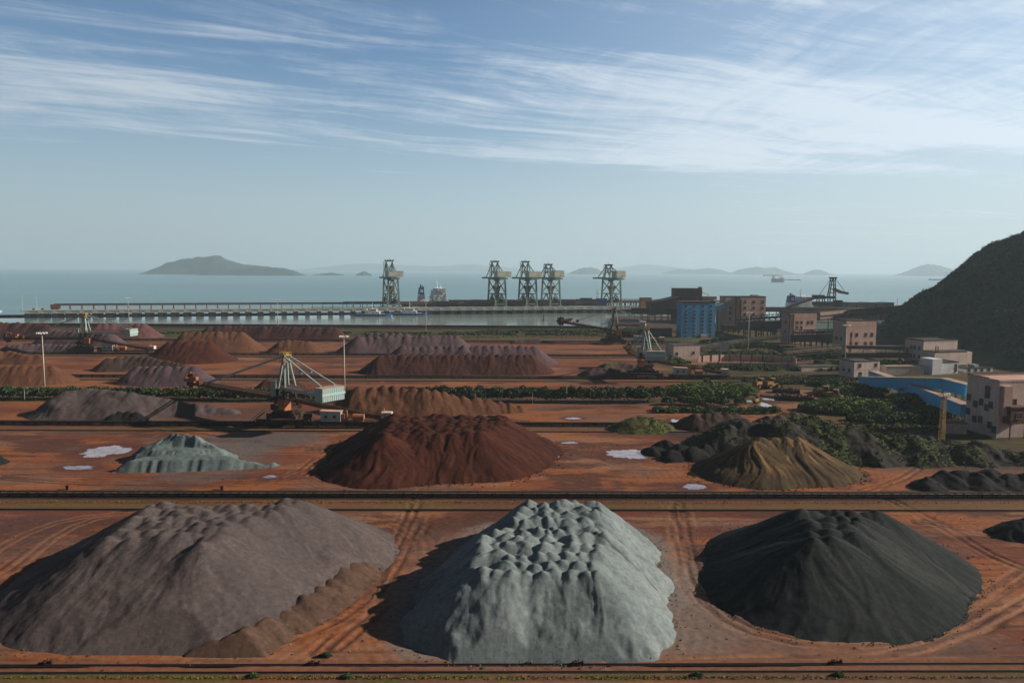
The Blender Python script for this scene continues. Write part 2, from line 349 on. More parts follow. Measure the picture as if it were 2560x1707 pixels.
# second row
L4 = 'stockpiles in the second row'
red = lattice([(965, 1086), (1195, 1084), (1268, 1046), (1255, 1034), (985, 1034)], 10.8, 3.2, 4.6, .22, .5)
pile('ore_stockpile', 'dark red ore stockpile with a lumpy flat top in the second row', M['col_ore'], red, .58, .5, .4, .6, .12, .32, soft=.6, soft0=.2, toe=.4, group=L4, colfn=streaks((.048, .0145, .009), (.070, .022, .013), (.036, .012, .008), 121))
def brown_col(X, Y, H, A, DD, K):
    w1 = A+.15*np.sin(DD*.4); f = sst(vn(w1*8+K*2.3, DD*.05, 3)*.65+vn(w1*21+K*5, DD*.1, 4)*.35+.35*(fbm(X*.2, Y*.2, 3, 5)-.5), .45, .62)[..., None]
    f = f*sst(14-DD, 0, 5)[..., None]
    return np.array([.068, .046, .026])*(1-f)+np.array([.20, .115, .05])*f
brown = lattice([(1885, 1100), (2010, 1100), (2000, 1090), (1890, 1090)], 10.2, 3.8, 5, .25, .6)
pile('ore_stockpile', 'olive brown ore stockpile with light streaks down its face in the second row', M['col_ore'], brown, .56, .6, .4, .6, .1, .5, group=L4, colfn=brown_col)
ore('ore_slate', (.105, .138, .142), (.145, .172, .170), .2)
def slate_cut(X, Y, H):
    def line(pts): q = [G(x, y, 0) for x, y in pts]; return np.interp(X, [p.x for p in q], [p.y for p in q])
    w_ = 2.0*(fbm(X*.13, Y*.02+3, 4, 81)-.5)+.5*(vn(X*.7, Y*.05, 82)-.5)
    y1 = line([(290, 1182), (420, 1180), (560, 1176), (680, 1168), (720, 1160)])+w_; y2 = line([(330, 1160), (430, 1150), (560, 1154), (690, 1158)])+w_*1.3
    face = np.minimum(np.maximum((Y-y1)*1.5, -1), 3.0+.5*(fbm(X*.2, Y*.2, 3, 83)-.5)+.08*(Y-y1)); face2 = np.where(Y > y2, 3.0+(Y-y2)*2.0, -9)
    return np.minimum(H, np.maximum(face, face2)+.25*(fbm(X*.9, Y*.9, 3, 84)-.5))
sg = ridge([(395, 1098, 6.2), (425, 1086, 7.4), (460, 1084, 7.8), (490, 1094, 6.8), (525, 1110, 5.0)], 1.5, .3, .3)+ridge([(310, 1168, 3.4), (340, 1142, 5.0), (390, 1128, 5.7), (450, 1124, 5.8), (540, 1128, 5.5), (600, 1136, 4.8), (640, 1146, 3.8), (690, 1156, 2.6)], 1.2, .3, .35)
sg += [(x, y-4, h*.92) for x, y, h in sg[12:]]+[(G(695, 1158, 1.5).x, G(695, 1158, 1.5).y, 2.8)]
pile('ore_heap', 'small slate grey ore heap with a cut terraced face beside the white puddle', M['ore_slate'], sg, .72, .5, .3, 1.1, .16, .2, cat='ore heap', group=L4, lump=.5, soft=.8, hfn=slate_cut)
pile('ore_heap', 'long low black heap with a ragged top in the second row', M['ore_tar'], [(G(px, py, 2).x, G(px, py, 2).y, h) for px, py, h in ((2320, 1200, 2.8), (2360, 1192, 3.6), (2400, 1188, 3.8), (2440, 1195, 3.4), (2480, 1190, 3.9), (2525, 1196, 3.2), (2570, 1195, 3.5), (2620, 1200, 3))], .55, .8, .4, .9, .3, 0, cat='ore heap', group=L4, lump=.8)
pile('ore_heap', 'ragged black heap between the big puddle and the overgrown bank', M['ore_tar'], [(G(px, py, 2).x, G(px, py, 2).y, h) for px, py, h in ((1640, 1118, 2.6), (1665, 1112, 3.4), (1700, 1122, 3.4), (1735, 1130, 3.6), (1765, 1122, 3.2), (1790, 1110, 3.8), (1680, 1132, 2.4))], .62, .7, .4, .9, .3, 0, cat='ore heap', group=L4, lump=.9)
pile('ore_heap', 'dark ore clump at the left edge of the second row', M['ore_tar'], [(G(-6, 1150, 1).x, G(-6, 1150, 1).y, 2.2), (G(-30, 1140, 1).x, G(-30, 1140, 1).y, 2.6)], .7, .5, .35, .6, .3, 0, cat='ore heap', lump=.5)
# third row
L5 = 'stockpiles behind the nearest reclaimer'
def mauve2_col(X, Y, H, A, DD, K):
    f = sst(fbm(X*.08, Y*.08, 3, 9), .4, .6)[..., None]; return np.array([.078, .058, .056])*(1-f)+np.array([.10, .075, .073])*f
pile('ore_stockpile', 'dark mauve ore stockpile trailing off in a low tail before the hedge', M['col_ore'], ridge([(170, 976, 9.5), (215, 972, 9.8), (275, 976, 9.3), (320, 982, 8.6), (370, 990, 7), (430, 1000, 5), (520, 1012, 3), (575, 1022, 1.8)], 3, .8, .2), .60, 2.0, .6, 1.0, .12, .12, group=L5, soft=1, colfn=mauve2_col)
pile('ore_heap', 'small black heap at the foot of the dark mauve stockpile', M['ore_tar'], [(G(px, py, 2).x, G(px, py, 2).y, h) for px, py, h in ((282, 1041, 2.8), (300, 1038, 3.5), (322, 1037, 3.6), (340, 1038, 3.4), (360, 1046, 2.2))], .8, .5, .4, .4, .2, 0, cat='ore heap', lump=.4)
pile('ore_stockpile', 'rust brown ore stockpile with a fluted crest and a dug away end', M['ore_brown'], ridge([(900, 966, 10.8), (960, 964, 11), (1010, 967, 10.6), (1060, 969, 10.6), (1085, 975, 9.6), (1130, 985, 7.8), (1190, 992, 6.2), (1250, 1002, 4.4), (1300, 1014, 2.4)], 4.6, .3, .25), .74, .7, .5, .5, .1, .24, group=L5, lump=.35)
# fourth row and beyond
L6 = 'stockpiles in the far rows'
pile('ore_stockpile', 'fluted red brown ore stockpile at the left edge behind the tall mast', M['ore_brown'], ridge([(-90, 912, 9.2), (20, 912, 9.3), (80, 913, 9), (130, 912, 8.8)], 4.6, .3, .2), .70, .6, .6, .5, .1, .3, group=L6)
pile('ore_stockpile', 'grey mauve ore stockpile with a row of flutes just behind the hedge', M['ore_purple'], ridge([(345, 915, 8.6), (400, 914, 9), (485, 914, 9)], 4.8, .3, .2), .70, .6, .6, .5, .1, .25, group=L6)
pile('ore_stockpile', 'small dark red ore stockpile behind the nearest reclaimer mast', M['ore_dark_red'], ridge([(668, 947, 4.8), (700, 945, 5.2), (735, 948, 4.6)], 3, .3, .2), .72, .5, .5, .5, .1, .2, group=L6)
pile('ore_stockpile', 'dark red flat topped ore stockpile in front of the long purple one', M['ore_dark_red'], ridge([(952, 886, 10.4), (1330, 886, 10.4)], 4.2, .9, .45)+[(x, y+5, h) for x, y, h in ridge([(975, 886, 10.3), (1320, 886, 10.3)], 4.2, .4, .2)], .74, .5, .55, .5, .1, .25, group=L6)
pile('ore_stockpile', 'long purple ore stockpile with a scalloped crest behind the dark red one', M['ore_purple'], ridge([(1005, 864, 11.6), (1335, 864, 11.4)], 4.4, .9, .5), .70, .6, .6, .4, .1, .2, group=L6)
pile('ore_stockpile', 'dusky brown ore stockpile with a dark notch behind the grey mauve one', M['ore_dusk'], ridge([(275, 893, 7.4), (320, 889, 7.9), (372, 891, 7.6), (430, 905, 5), (480, 916, 3)], 4, .3, .2), .70, .9, .6, .6, .1, .2, group=L6)
pile('ore_stockpile', 'low orange brown ore stockpile at the left edge behind the fluted one', M['ore_brown'], ridge([(-60, 878, 7.5), (20, 876, 7.6), (60, 884, 6), (95, 888, 5)], 4, .3, .2), .7, .8, .7, .6, .1, .2, group=L6)
pile('ore_stockpile', 'brick red ore stockpile with a rounded top before the orange brown one', M['ore_red'], ridge([(425, 853, 12.6), (470, 852, 13), (522, 853, 12.6)], 5, .4, .2), .70, .9, .7, .5, .1, .3, group=L6)
pile('ore_stockpile', 'orange brown fluted ore stockpile behind the brick red one', M['ore_brown'], ridge([(465, 829, 13.4), (530, 828, 13.8), (602, 829, 13.4)], 5.4, .4, .2), .70, .9, .7, .5, .1, .3, group=L6)
pile('ore_stockpile', 'small brown domed ore stockpile right of the nearest reclaimer mast', M['ore_brown'], ridge([(705, 850, 8.6), (735, 849, 8.8), (770, 852, 8)], 4, .3, .2), .70, 1.2, .7, .5, .1, .2, group=L6)
pile('ore_stockpile', 'broad grey mauve ore stockpile beneath the seawall with a flat crest', M['ore_purple'], ridge([(895, 840, 11.8), (960, 838, 12.2), (1140, 838, 12)], 4.2, 1.0, .4)+ridge([(925, 831, 13), (1015, 832, 13)], 6, .3, .3), .70, .8, .75, .5, .1, .2, group=L6)
pile('ore_stockpile', 'long dark red ore ridge under the seawall', M['ore_dark_red'], ridge([(525, 815, 10.6), (600, 813, 11.2), (836, 818, 10.6)], 4.4, 1.1, .6), .70, .8, .8, .5, .1, .2, group=L6)
pile('ore_stockpile', 'dark red brown ore ridge at the left edge under the seawall', M['ore_dark_red'], ridge([(-80, 806, 11.8), (60, 806, 11.8), (115, 810, 11)], 4.6, 1.1, .6), .70, .8, .8, .5, .1, .2, group=L6)
pile('ore_stockpile', 'mauve ore stockpile behind the far left reclaimer boom', M['ore_purple'], ridge([(130, 824, 11), (200, 826, 11), (275, 832, 10)], 5, .3, .2), .70, .8, .8, .5, .1, .2, group=L6)
pile('ore_stockpile', 'pinkish red ore stockpile beyond the far left reclaimer', M['ore_pink'], ridge([(248, 809, 11.6), (300, 807, 12), (360, 809, 11.6)], 5, .3, .3), .70, .8, .8, .5, .1, .3, group=L6)
pile('ore_stockpile', 'low mauve ore bank under the far left reclaimer boom', M['ore_purple'], ridge([(22, 861, 5), (110, 859, 5.2), (205, 861, 5)], 4, .3, .2), .70, .6, .6, .5, .1, .2, group=L6)
# mounds on the right
def green_col(seed, c_soil, c_grass, lo, hi):
    def f(X, Y, H, A, DD, K):
        top = np.gradient(H, axis=0); g = sst(fbm(X*.12, Y*.12, 4, seed)+.45*(fbm(X*.6, Y*.6, 3, seed+3)-.5)+.14*np.tanh(-top*2.5)+.05, lo, hi)[..., None]
        return np.array(c_soil)*(1-g)+np.array(c_grass)*g
    return f
L7 = 'mounds on the right of the yard'
pile('grassy_mound', 'low mound covered in bright green grass by the conveyor', M['col_ore'], ridge([(1570, 1050, 3.6), (1600, 1041, 4.6), (1625, 1045, 4), (1650, 1054, 2.6)], 3, .4, .2), .5, 1.5, .5, .6, .15, .1, cat='mound', group=L7, colfn=green_col(4, (.075, .055, .033), (.085, .10, .028), .34, .56), lump=.6, tufts=(1800, .4, .1))
pile('soil_mound', 'wide dark brown mound behind the conveyor end', M['ore_dusk'], ridge([(1740, 1033, 5.4), (1790, 1030, 6), (1835, 1033, 5.4)], 4, .4, .3), .6, .8, .5, .7, .2, .3, cat='mound', group=L7)
pile('soil_mound', 'small dark mound left of the grassy peak', M['ore_dusk'], [(G(1915, 1042, 3.5).x, G(1915, 1042, 3.5).y, 4), (G(1935, 1044, 3.5).x, G(1935, 1044, 3.5).y, 3.6)], .65, .7, .5, .6, .2, .2, cat='mound', group=L7)
pile('grassy_mound', 'green mound with a brown cone on its flank below the clipped bushes', M['col_ore'], ridge([(1955, 1036, 4.5), (1985, 1030, 5.2), (2030, 1040, 4), (2070, 1052, 2.6)], 3.5, .4, .2), .6, 1, .5, .6, .2, .1, cat='mound', group=L7, colfn=green_col(8, (.06, .05, .035), (.045, .06, .022), .38, .58), lump=.6, tufts=(1800, .5, .1))
pile('soil_mound', 'low brown mound with a dark hollow left of the end on reclaimer', M['ore_dusk'], ridge([(1470, 925, 3), (1500, 918, 4.6), (1530, 921, 3.6), (1560, 930, 2.6)], 3, .5, .3), .5, 1, .6, .8, .2, .1, cat='mound', group=L7, lump=.5)
pile('soil_mound', 'low dusty mound with green patches beside the end on reclaimer', M['col_ore'], ridge([(1515, 908, 3.4), (1550, 905, 4), (1585, 912, 3)], 3, .5, .3), .45, 1, .6, .8, .2, .1, cat='mound', group=L7, lump=.5, colfn=green_col(12, (.10, .065, .05), (.075, .08, .03), .45, .6))
pile('soil_mound', 'very low dark mound in the far row before the raised boom', M['ore_dusk'], ridge([(1290, 851, 2.4), (1320, 848, 3.2), (1370, 851, 2.4)], 4, .5, .3), .4, 1, .8, .8, .2, .1, cat='mound', group=L7)
bank = []
for px, py, h in ((1790, 1075, 6), (1850, 1062, 8), (1905, 1058, 9), (1960, 1060, 9.3), (2030, 1066, 9), (2100, 1070, 8.6), (2170, 1078, 8), (2240, 1088, 7), (2310, 1100, 5.6), (2400, 1115, 4.4), (2500, 1126, 3.6), (2620, 1135, 3)):
    bank.append((px, py, h))
bc = ridge(bank, 2.6, 1.3, 1.1); bc += [(x+random.uniform(-2, 2), y+random.uniform(4, 9), h*random.uniform(.8, 1.0)) for x, y, h in bc if h > 4.0]; bc += [(x+random.uniform(-2, 2), y-random.uniform(3, 7), h*random.uniform(.25, .5)) for x, y, h in bc[::3] if h > 5]
pile('soil_bank', 'long overgrown bank of dark soil with grass along its top', M['col_ore'], bc, .62, 1.4, .5, 1.5, .35, .2, cat='bank', group=L7, lump=.7, soft=.9, colfn=green_col(21, (.036, .032, .029), (.06, .07, .028), .42, .6), tufts=(15000, .42, .1))
# ---------------------------------------------------------------- ground, sea, hills
def yline(py, z=0.0): return G(1280, py, z).y
YA, YB, YC, YD, YE = yline(1242), yline(1064), yline(946), yline(890), yline(855)
ROWS = [YA, YB, YC, YD, YE]
SHX = [-3000, 100, 122, 148, 238, 258, 300, 322, 345, 365, 430, 520, 3000]
SHY = [786, 786, 830, 1010, 1010, 800, 705, 660, 640, 640, 640, 640, 640]
TRACKS = [([(1040, 1225), (1010, 1300), (960, 1380), (880, 1480), (780, 1570), (560, 1640)], 7, 4.5, .9), ([(1080, 1250), (1035, 1330), (985, 1430), (905, 1530), (800, 1630)], 6, 3, .9), ([(1690, 1260), (1715, 1380), (1750, 1480), (1850, 1570), (2050, 1615), (2300, 1590), (2480, 1490), (2620, 1390)], 9, 4.5, .9), ([(2620, 1470), (2400, 1600), (2150, 1640), (1850, 1640), (1600, 1655)], 7, 3, .9),
    ([(-60, 1440), (100, 1340), (200, 1290), (330, 1280)], 5, 5, .7), ([(2250, 1250), (2400, 1330), (2520, 1400), (2640, 1420)], 6, 6, .8), ([(2300, 1300), (2500, 1340), (2620, 1330)], 5, 5, .8), ([(-50, 1655), (600, 1648), (1200, 1655), (1800, 1650), (2620, 1640)], 4, 2, .6),
    ([(-60, 1195), (150, 1205), (350, 1215), (600, 1212), (740, 1190), (800, 1140), (860, 1100)], 8, 8, .8), ([(230, 1100), (300, 1090), (420, 1100), (560, 1100), (700, 1120), (830, 1110)], 6, 5, .7), ([(1290, 1210), (1480, 1190), (1600, 1165), (1680, 1150)], 8, 7, .8), ([(1300, 1090), (1450, 1130), (1600, 1170)], 5, 8, .7), ([(2130, 1170), (2300, 1160), (2450, 1155), (2620, 1160)], 7, 5, .8), ([(2170, 1225), (2250, 1200), (2300, 1170)], 4, 4, .7),
    ([(0, 1065), (200, 1060), (450, 1055), (620, 1030)], 5, 6, .6), ([(1320, 1040), (1500, 1035), (1700, 1045)], 6, 9, .6), ([(620, 930), (760, 925), (850, 940)], 5, 9, .6), ([(200, 950), (300, 940), (260, 970)], 4, 8, .6), ([(1420, 965), (1700, 962), (1900, 968)], 5, 5, .6), ([(1420, 870), (1600, 868)], 5, 8, .6)]
PUD = ((262, 1128, 64, 15), (196, 1169, 46, 6), (1572, 1135, 74, 13), (1640, 1130, 30, 5), (1424, 1107, 26, 3), (1735, 1217, 36, 9), (675, 1192, 18, 5), (1433, 1046, 22, 3), (1392, 1142, 9, 3), (1925, 995, 26, 9), (1910, 1012, 18, 6), (1690, 1053, 14, 6))
def build_ground():
    def axis(near, far, s0, g, start=0):
        v = [0.0]; s = s0
        while v[-1] < far: v.append(v[-1]+s); s = s0 if v[-1] < near else s*g
        return np.array(v)
    ax = axis(150, 1500, .46, 1.035); xs = np.concatenate([-ax[:0:-1], ax])
    ay = [104.0]
    while ay[-1] < 1040: ay.append(ay[-1]+max(.33, .0028*ay[-1]-.25))
    ys = np.concatenate([[-900, -300, 0, 60, 90, 100], ay, [1060, 1100]])
    X, Y = np.meshgrid(xs, ys)
    Ys = np.interp(X, SHX, SHY); Z = -9*sst(Y-Ys, -2, 5)
    n = lambda sx, sy, o, s: fbm(X*sx, Y*sy, o, s)
    c = lambda *k: np.array(k)[None, None, :]
    m = lambda A, B, f: A*(1-f[..., None])+B*f[..., None]
    a = n(.018, .05, 4, 1); b = n(.06, .25, 4, 2); d_ = n(.3, .6, 3, 3)
    dirt = m(c(.35, .142, .055)*np.ones(X.shape+(1,)), c(.215, .080, .045), sst(a+.3*(b-.5), .38, .62))
    dirt = m(dirt, c(.37, .215, .125), .75*sst(n(.03, .09, 4, 5)+.3*(d_-.5), .56, .72))
    dirt = m(dirt, c(.10, .055, .042), .85*sst(n(.04, .12, 4, 6)+.3*(d_-.5), .53, .66)); dirt = m(dirt, c(.20, .135, .105), .6*sst(n(.05, .08, 4, 66)+.3*(b-.5), .55, .7))
    n2 = n(.11, .11, 3, 90)
    # wheel tracks that follow the toes of the piles
    dm = np.full(X.shape, 1e3)
    for px, py, r in PILES: dm = np.minimum(dm, np.hypot(X-px, Y-py)-r)
    tr = .5+.5*np.sin(dm*3.3+22*n(.028, .028, 4, 8)+2.5*n(.2, .2, 3, 9)); near = sst(dm, .6, 3)*(1-sst(dm, 9, 22))
    on = sst(n(.025, .025, 3, 10), .42, .6)
    dirt = m(dirt, c(.12, .06, .04), .16*near*on*sst(tr, .62, .95)*sst(n(.05, .08, 4, 61), .4, .6))
    dirt = m(dirt, c(.40, .235, .14), .30*near*sst(n(.05, .05, 3, 13), .45, .65)*sst(1-tr, .6, .95))
    st = n(.02, .9, 3, 14); dirt = m(dirt, c(.13, .06, .042), .55*sst(st+.25*(a-.5), .56, .70))
    # grey ore dust around the grey piles
    for px, py, rr, col, k in ((1400, 1470, 40, (.27, .255, .225), .7), (570, 1115, 30, (.17, .175, .17), .85), (700, 1095, 18, (.15, .145, .14), .8), (480, 1180, 16, (.16, .15, .14), .6), (1700, 1500, 20, (.26, .23, .19), .7), (2060, 1560, 34, (.22, .19, .165), .45), (560, 1040, 30, (.12, .085, .075), .7), (2320, 1000, 60, (.05, .045, .04), .8), (2330, 1120, 46, (.05, .05, .045), .75), (1780, 1080, 28, (.06, .045, .035), .8), (60, 1330, 14, (.13, .075, .06), .75)):
        p = G(px, py); dd = np.hypot((X-p.x), (Y-p.y)*.9)+14*(n(.06, .06, 4, 20)-.5); dirt = m(dirt, c(*col), k*(1-sst(dd, rr*.45, rr)))
    grey_c = np.array([[q[0], q[1], q[2]/.74] for q in grey]); dg = np.full(X.shape, 1e3)
    for q in grey_c[::3]: dg = np.minimum(dg, np.hypot(X-q[0], Y-q[1])-q[2])
    dirt = m(dirt, c(.26, .255, .235), .75*(1-sst(dg+2.5*(n(.4, .4, 2, 44)-.5), .6, 4)))
    blk_d = np.full(X.shape, 1e3)
    for q in black[::3]: blk_d = np.minimum(blk_d, np.hypot(X-q[0], Y-q[1])-q[2]/.6)
    dirt = m(dirt, c(.30, .28, .25), .6*(1-sst(blk_d+3*(n(.3, .3, 2, 45)-.5), .3, 3))*sst(n(.05, .05, 3, 46), .45, .6))
    # wheel tracks along the ways the machines drive
    rut = np.zeros(X.shape); rr = random.Random(5)
    for pts, nn, sp, dk in TRACKS:
        W3 = [G(*q) for q in pts]
        for k in range(max(2, int(nn*.6))):
            off = rr.uniform(-sp, sp); pp = [(p.x+off*rr.uniform(.3, 1.5), p.y+off*.5*rr.uniform(.3, 1.5)+rr.uniform(-1, 1)*sp*.25) for p in W3]
            # smooth the corners once
            q = [pp[0]]
            for a_, b_ in zip(pp, pp[1:]): q += [(a_[0]*.75+b_[0]*.25, a_[1]*.75+b_[1]*.25), (a_[0]*.25+b_[0]*.75, a_[1]*.25+b_[1]*.75)]
            q.append(pp[-1]); col = ((.10, .048, .034), (.15, .07, .045), (.42, .25, .15))[rr.choice((0, 0, 1, 2))]; kk = dk*rr.uniform(.35, .8)
            dd = np.full(X.shape, 9e3)
            for a_, b_ in zip(q, q[1:]):
                i0, i1 = np.searchsorted(ys, [min(a_[1], b_[1])-3, max(a_[1], b_[1])+3]); j0, j1 = np.searchsorted(xs, [min(a_[0], b_[0])-3, max(a_[0], b_[0])+3])
                if i1 <= i0 or j1 <= j0: continue
                sx, sy = X[i0:i1, j0:j1], Y[i0:i1, j0:j1]; ex, ey = b_[0]-a_[0], b_[1]-a_[1]; t = np.clip(((sx-a_[0])*ex+(sy-a_[1])*ey)/(ex*ex+ey*ey+1e-6), 0, 1)
                dd[i0:i1, j0:j1] = np.minimum(dd[i0:i1, j0:j1], np.hypot(sx-a_[0]-t*ex, sy-a_[1]-t*ey))
            s2 = sst(n(.07, .07, 3, 90+k), .38, .56); f = (1-sst(np.abs(dd-1.1), .22, .62))*s2; dirt = m(dirt, c(*col), kk*f); rut = np.maximum(rut, f*(1 if col[0] < .3 else .3))
    # conveyor strips
    e = 1.1*(n(.08, .3, 3, 30)-.5)
    for yc in ROWS:
        f = (1-sst(np.abs(Y-yc+4.5+e), 5.8, 7.0)); dirt = m(dirt, c(.20, .105, .06), .75*f)
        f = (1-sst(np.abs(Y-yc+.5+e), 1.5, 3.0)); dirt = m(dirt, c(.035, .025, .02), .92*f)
        f = (1-sst(np.abs(Y-yc+7.6+e), .8, 1.7))*sst(n(.05, .4, 4, 33), .36, .52); dirt = m(dirt, c(.155, .145, .04), .85*f)
        f = (1-sst(np.abs(Y-yc+11.3+e*.4), .5, 1.1)); dirt = m(dirt, c(.05, .032, .026), .85*f)
    yr = yline(1670); f = 1-sst(np.abs(Y-yr-.6+e*.5), 1.6, 2.6); dirt = m(dirt, c(.27, .135, .075), .7*f)
    yg = yline(1693); f = (1-sst(np.abs(Y-yg+e*.3), .8, 1.6)); dirt = m(dirt, c(.17, .10, .05), .7*f); dirt = m(dirt, c(.13, .13, .035), .8*f*sst(n(.12, .5, 4, 37), .42, .56))
    # green ground: behind the last row, on the right, under the hedge
    veg = sst(Y, YE+15, YE+30)*(1-sst(Y, 765, 772)); veg = np.maximum(veg, (1-sst(np.abs(Y-346+e), 5, 9)))
    rt = sst(X+8*(n(.03, .03, 3, 40)-.5)*2, 92, 112)*sst(Y, 330, 350); rt = np.maximum(rt, sst(X, 115, 140)*sst(Y, 245, 262)*.9); veg = np.maximum(veg, rt)
    gcol = m(c(.055, .062, .022)*np.ones(X.shape+(1,)), c(.10, .115, .035), sst(n(.05, .1, 4, 41), .42, .62)); gcol = m(gcol, c(.12, .07, .045), .8*sst(n(.03, .06, 4, 42), .55, .68))
    dirt = m(dirt, gcol, veg*.92)
    for px, py, rx, ry in ((1990, 985, 22, 15), (1830, 905, 40, 18), (2010, 1015, 16, 9), (2230, 800, 30, 30)):      # bare yards
        p = G(px, py); f = 1-sst(np.hypot((X-p.x)/rx, (Y-p.y)/ry)+.5*(n(.08, .08, 3, 43)-.5), .8, 1.1); dirt = m(dirt, c(.33, .175, .105), .9*f)
    f = sst(Y, 768, 772); dirt = m(dirt, c(.10, .075, .06), f); dirt = m(dirt, c(.06, .05, .045), sst(Y-Ys, -6, 0))
    for px, py, rx, ry in PUD:
        p = G(px, py); k = p.y/F; dd = np.hypot((X-p.x)/(rx*k*1.25+1), (Y-p.y)/(ry*k*p.y/CAMH*1.5+1))+.5*(n(.15, .15, 3, 91)-.5); dirt = m(dirt, c(.13, .055, .042), .75*(1-sst(dd, .8, 1.3)))
    # ruts
    Z = Z + .05*(tr-.5)*near*on*(Y < 330) + .22*(fbm(X*.45, Y*.7, 4, 60)-.5)*(Y < 360)*(Y > 117)*(np.abs(Y-YA+4) > 9) - .24*rut
    me = grid_mesh('ground', X, Y, Z, None, True, np.clip(dirt*np.array([.76, .63, .61]), .008, 1))
    mat('earth', (1, 1, 1), None, .95, attr='Col', grain=.28, gscale=.9, bump=.12, bscale=.8, spec=.12)
    o = link('ground', me, M['earth']); tag(o, kind='structure')
build_ground()
def water_mat(name, col, rough, bs, bd, spec):
    m_ = D.materials.new(name); m_.use_nodes = True; t = NT(m_.node_tree); b = t.n['Principled BSDF']
    geo = t.node('ShaderNodeNewGeometry'); v = geo.outputs['Position']
    big = t.ramp(t.noise(t.mapping(v, (.0006, .0022, 1)), 1, 4, .6), .35, .65); c_ = t.mix(big, col, tuple(x*1.22 for x in col)); t.l.new(c_, b.inputs['Base Color'])
    b.inputs['Roughness'].default_value = rough; b.inputs['IOR'].default_value = 1.33; b.inputs['Specular IOR Level'].default_value = spec
    bn = t.node('ShaderNodeBump', Strength=.5, Distance=bd); h = t.noise(t.mapping(v, (bs, bs*1.8, bs)), 1, 5, .65); t.l.new(h, bn.inputs['Height']); t.l.new(bn.outputs[0], b.inputs['Normal'])
    MATS[name] = m_; return m_
water_mat('sea_water', (.15, .275, .295), .32, .05, 1.2, .5); water_mat('channel_water', (.20, .25, .23), .12, .09, .22, .5)
JA, JB = G(50, 796, -4), G(1600, 782, -4)           # the line of the jetty on the water
JD = (JB-JA).normalized(); JN = Vector((-JD.y, JD.x, 0)); JANG = math.atan2(JD.y, JD.x); JL = (JB-JA).length
a0 = JA-JD*2500+JN*8; b0 = JB+JD*2500+JN*8
S = 29000
tag(MB().add([(a0.x, a0.y, -4), (b0.x, b0.y, -4), (S, S*.5, -4), (S, S, -4), (-S, S, -4), (-S, S*.1, -4)], [(0, 1, 2, 3, 4, 5)]).build('sea', M['sea_water']), kind='structure')
tag(MB().add([(a0.x, a0.y, -4), (a0.x-10, 500, -4), (b0.x+400, 500, -4), (b0.x, b0.y, -4)], [(0, 1, 2, 3)]).build('harbour_water', M['channel_water']), kind='structure')
mat('puddle_water', (.38, .28, .285), (.20, .13, .125), .04, .35, spec=.9)
def puddle(px, py, rx, ry, sd):                     # rx, ry in pixels
    p = G(px, py); k = p.y/F; n = 110; vs = []
    for i in range(n):
        t = 2*PI*i/n; r = .62+.75*float(fbm(np.array([3.4*math.cos(t)+sd*9]), np.array([3.4*math.sin(t)+sd]), 4, sd)[0])-.12+.05*random.uniform(-1, 1)
        vs.append((rx*k*r*math.cos(t), ry*k*r*math.sin(t)*p.y/CAMH, 0))
    tag(MB().add(vs, [tuple(range(n))]).build('puddle', M['puddle_water'], loc=(p.x, p.y, .075)), kind='structure')
for i, a in enumerate(PUD): puddle(*a, i+3)
# hill on the right
mat('scrub', (1, 1, 1), None, .95, attr='Col', grain=.3, gscale=.7, spec=.05)
def build_hill():
    xs = np.concatenate([np.arange(285, 620, 1.25), np.arange(620, 1100, 5)]); ys = np.concatenate([np.arange(300, 430, 4), np.arange(430, 900, 1.5), np.arange(900, 1100, 5)])
    X, Y = np.meshgrid(xs, ys)
    tx = np.interp(Y, [300, 400, 440, 560, 650, 700, 760, 850, 950, 1100], [520, 345, 306, 327, 322, 347, 368, 440, 540, 800])
    d = X-tx+10*(fbm(X*.03, Y*.03, 3, 71)-.5)*2
    kk = np.interp(Y, [430, 600, 690], [.44, .54, .70]); H = 270*np.tanh(kk*np.maximum(d, 0)/270)+np.minimum(d, 0)*1.0
    H = H+(9*(fbm(X*.022, Y*.022, 4, 72)-.5)*2+2.6*np.maximum(vn(X*.22, Y*.22, 73), vn(X*.22+.5, Y*.22+.5, 77))+1.5*vn(X*.6, Y*.6, 74))*sst(d, 0, 30)-3+1.5*fbm(X*.3, Y*.3, 2, 78)
    f = sst(fbm(X*.05, Y*.05, 4, 75), .4, .62)[..., None]; g = sst(fbm(X*.3, Y*.3, 3, 76), .45, .6)[..., None]
    col = np.array([.028, .066, .050])*(1-f)+np.array([.050, .074, .046])*f; col = col*(1-.5*g)+np.array([.05, .085, .04])*.5*g
    rk = (1-sst(H, -3, 4))[..., None]; col = col*(1-rk)+np.array([.10, .085, .07])*rk
    o = link('hill', grid_mesh('hill', X, Y, np.maximum(H, -9), H > -7, True, col), M['scrub']); tag(o, kind='structure')
    k = (H > 5) & (X < 560) & (Y > 430) & (Y < 880); P = np.stack([X[k], Y[k], H[k]], -1); P = P[RNG.choice(len(P), 26000, replace=False)]
    leaf_quads('hill_scrub', P+RNG.normal(0, .5, P.shape)+np.array([0, 0, .6]), 1.5, [(.032, .062, .048), (.05, .085, .05), (.05, .065, .048), (.038, .072, .05)], kind='stuff')
mat('leaf', (1, 1, 1), None, .9, attr='Col', spec=.1)
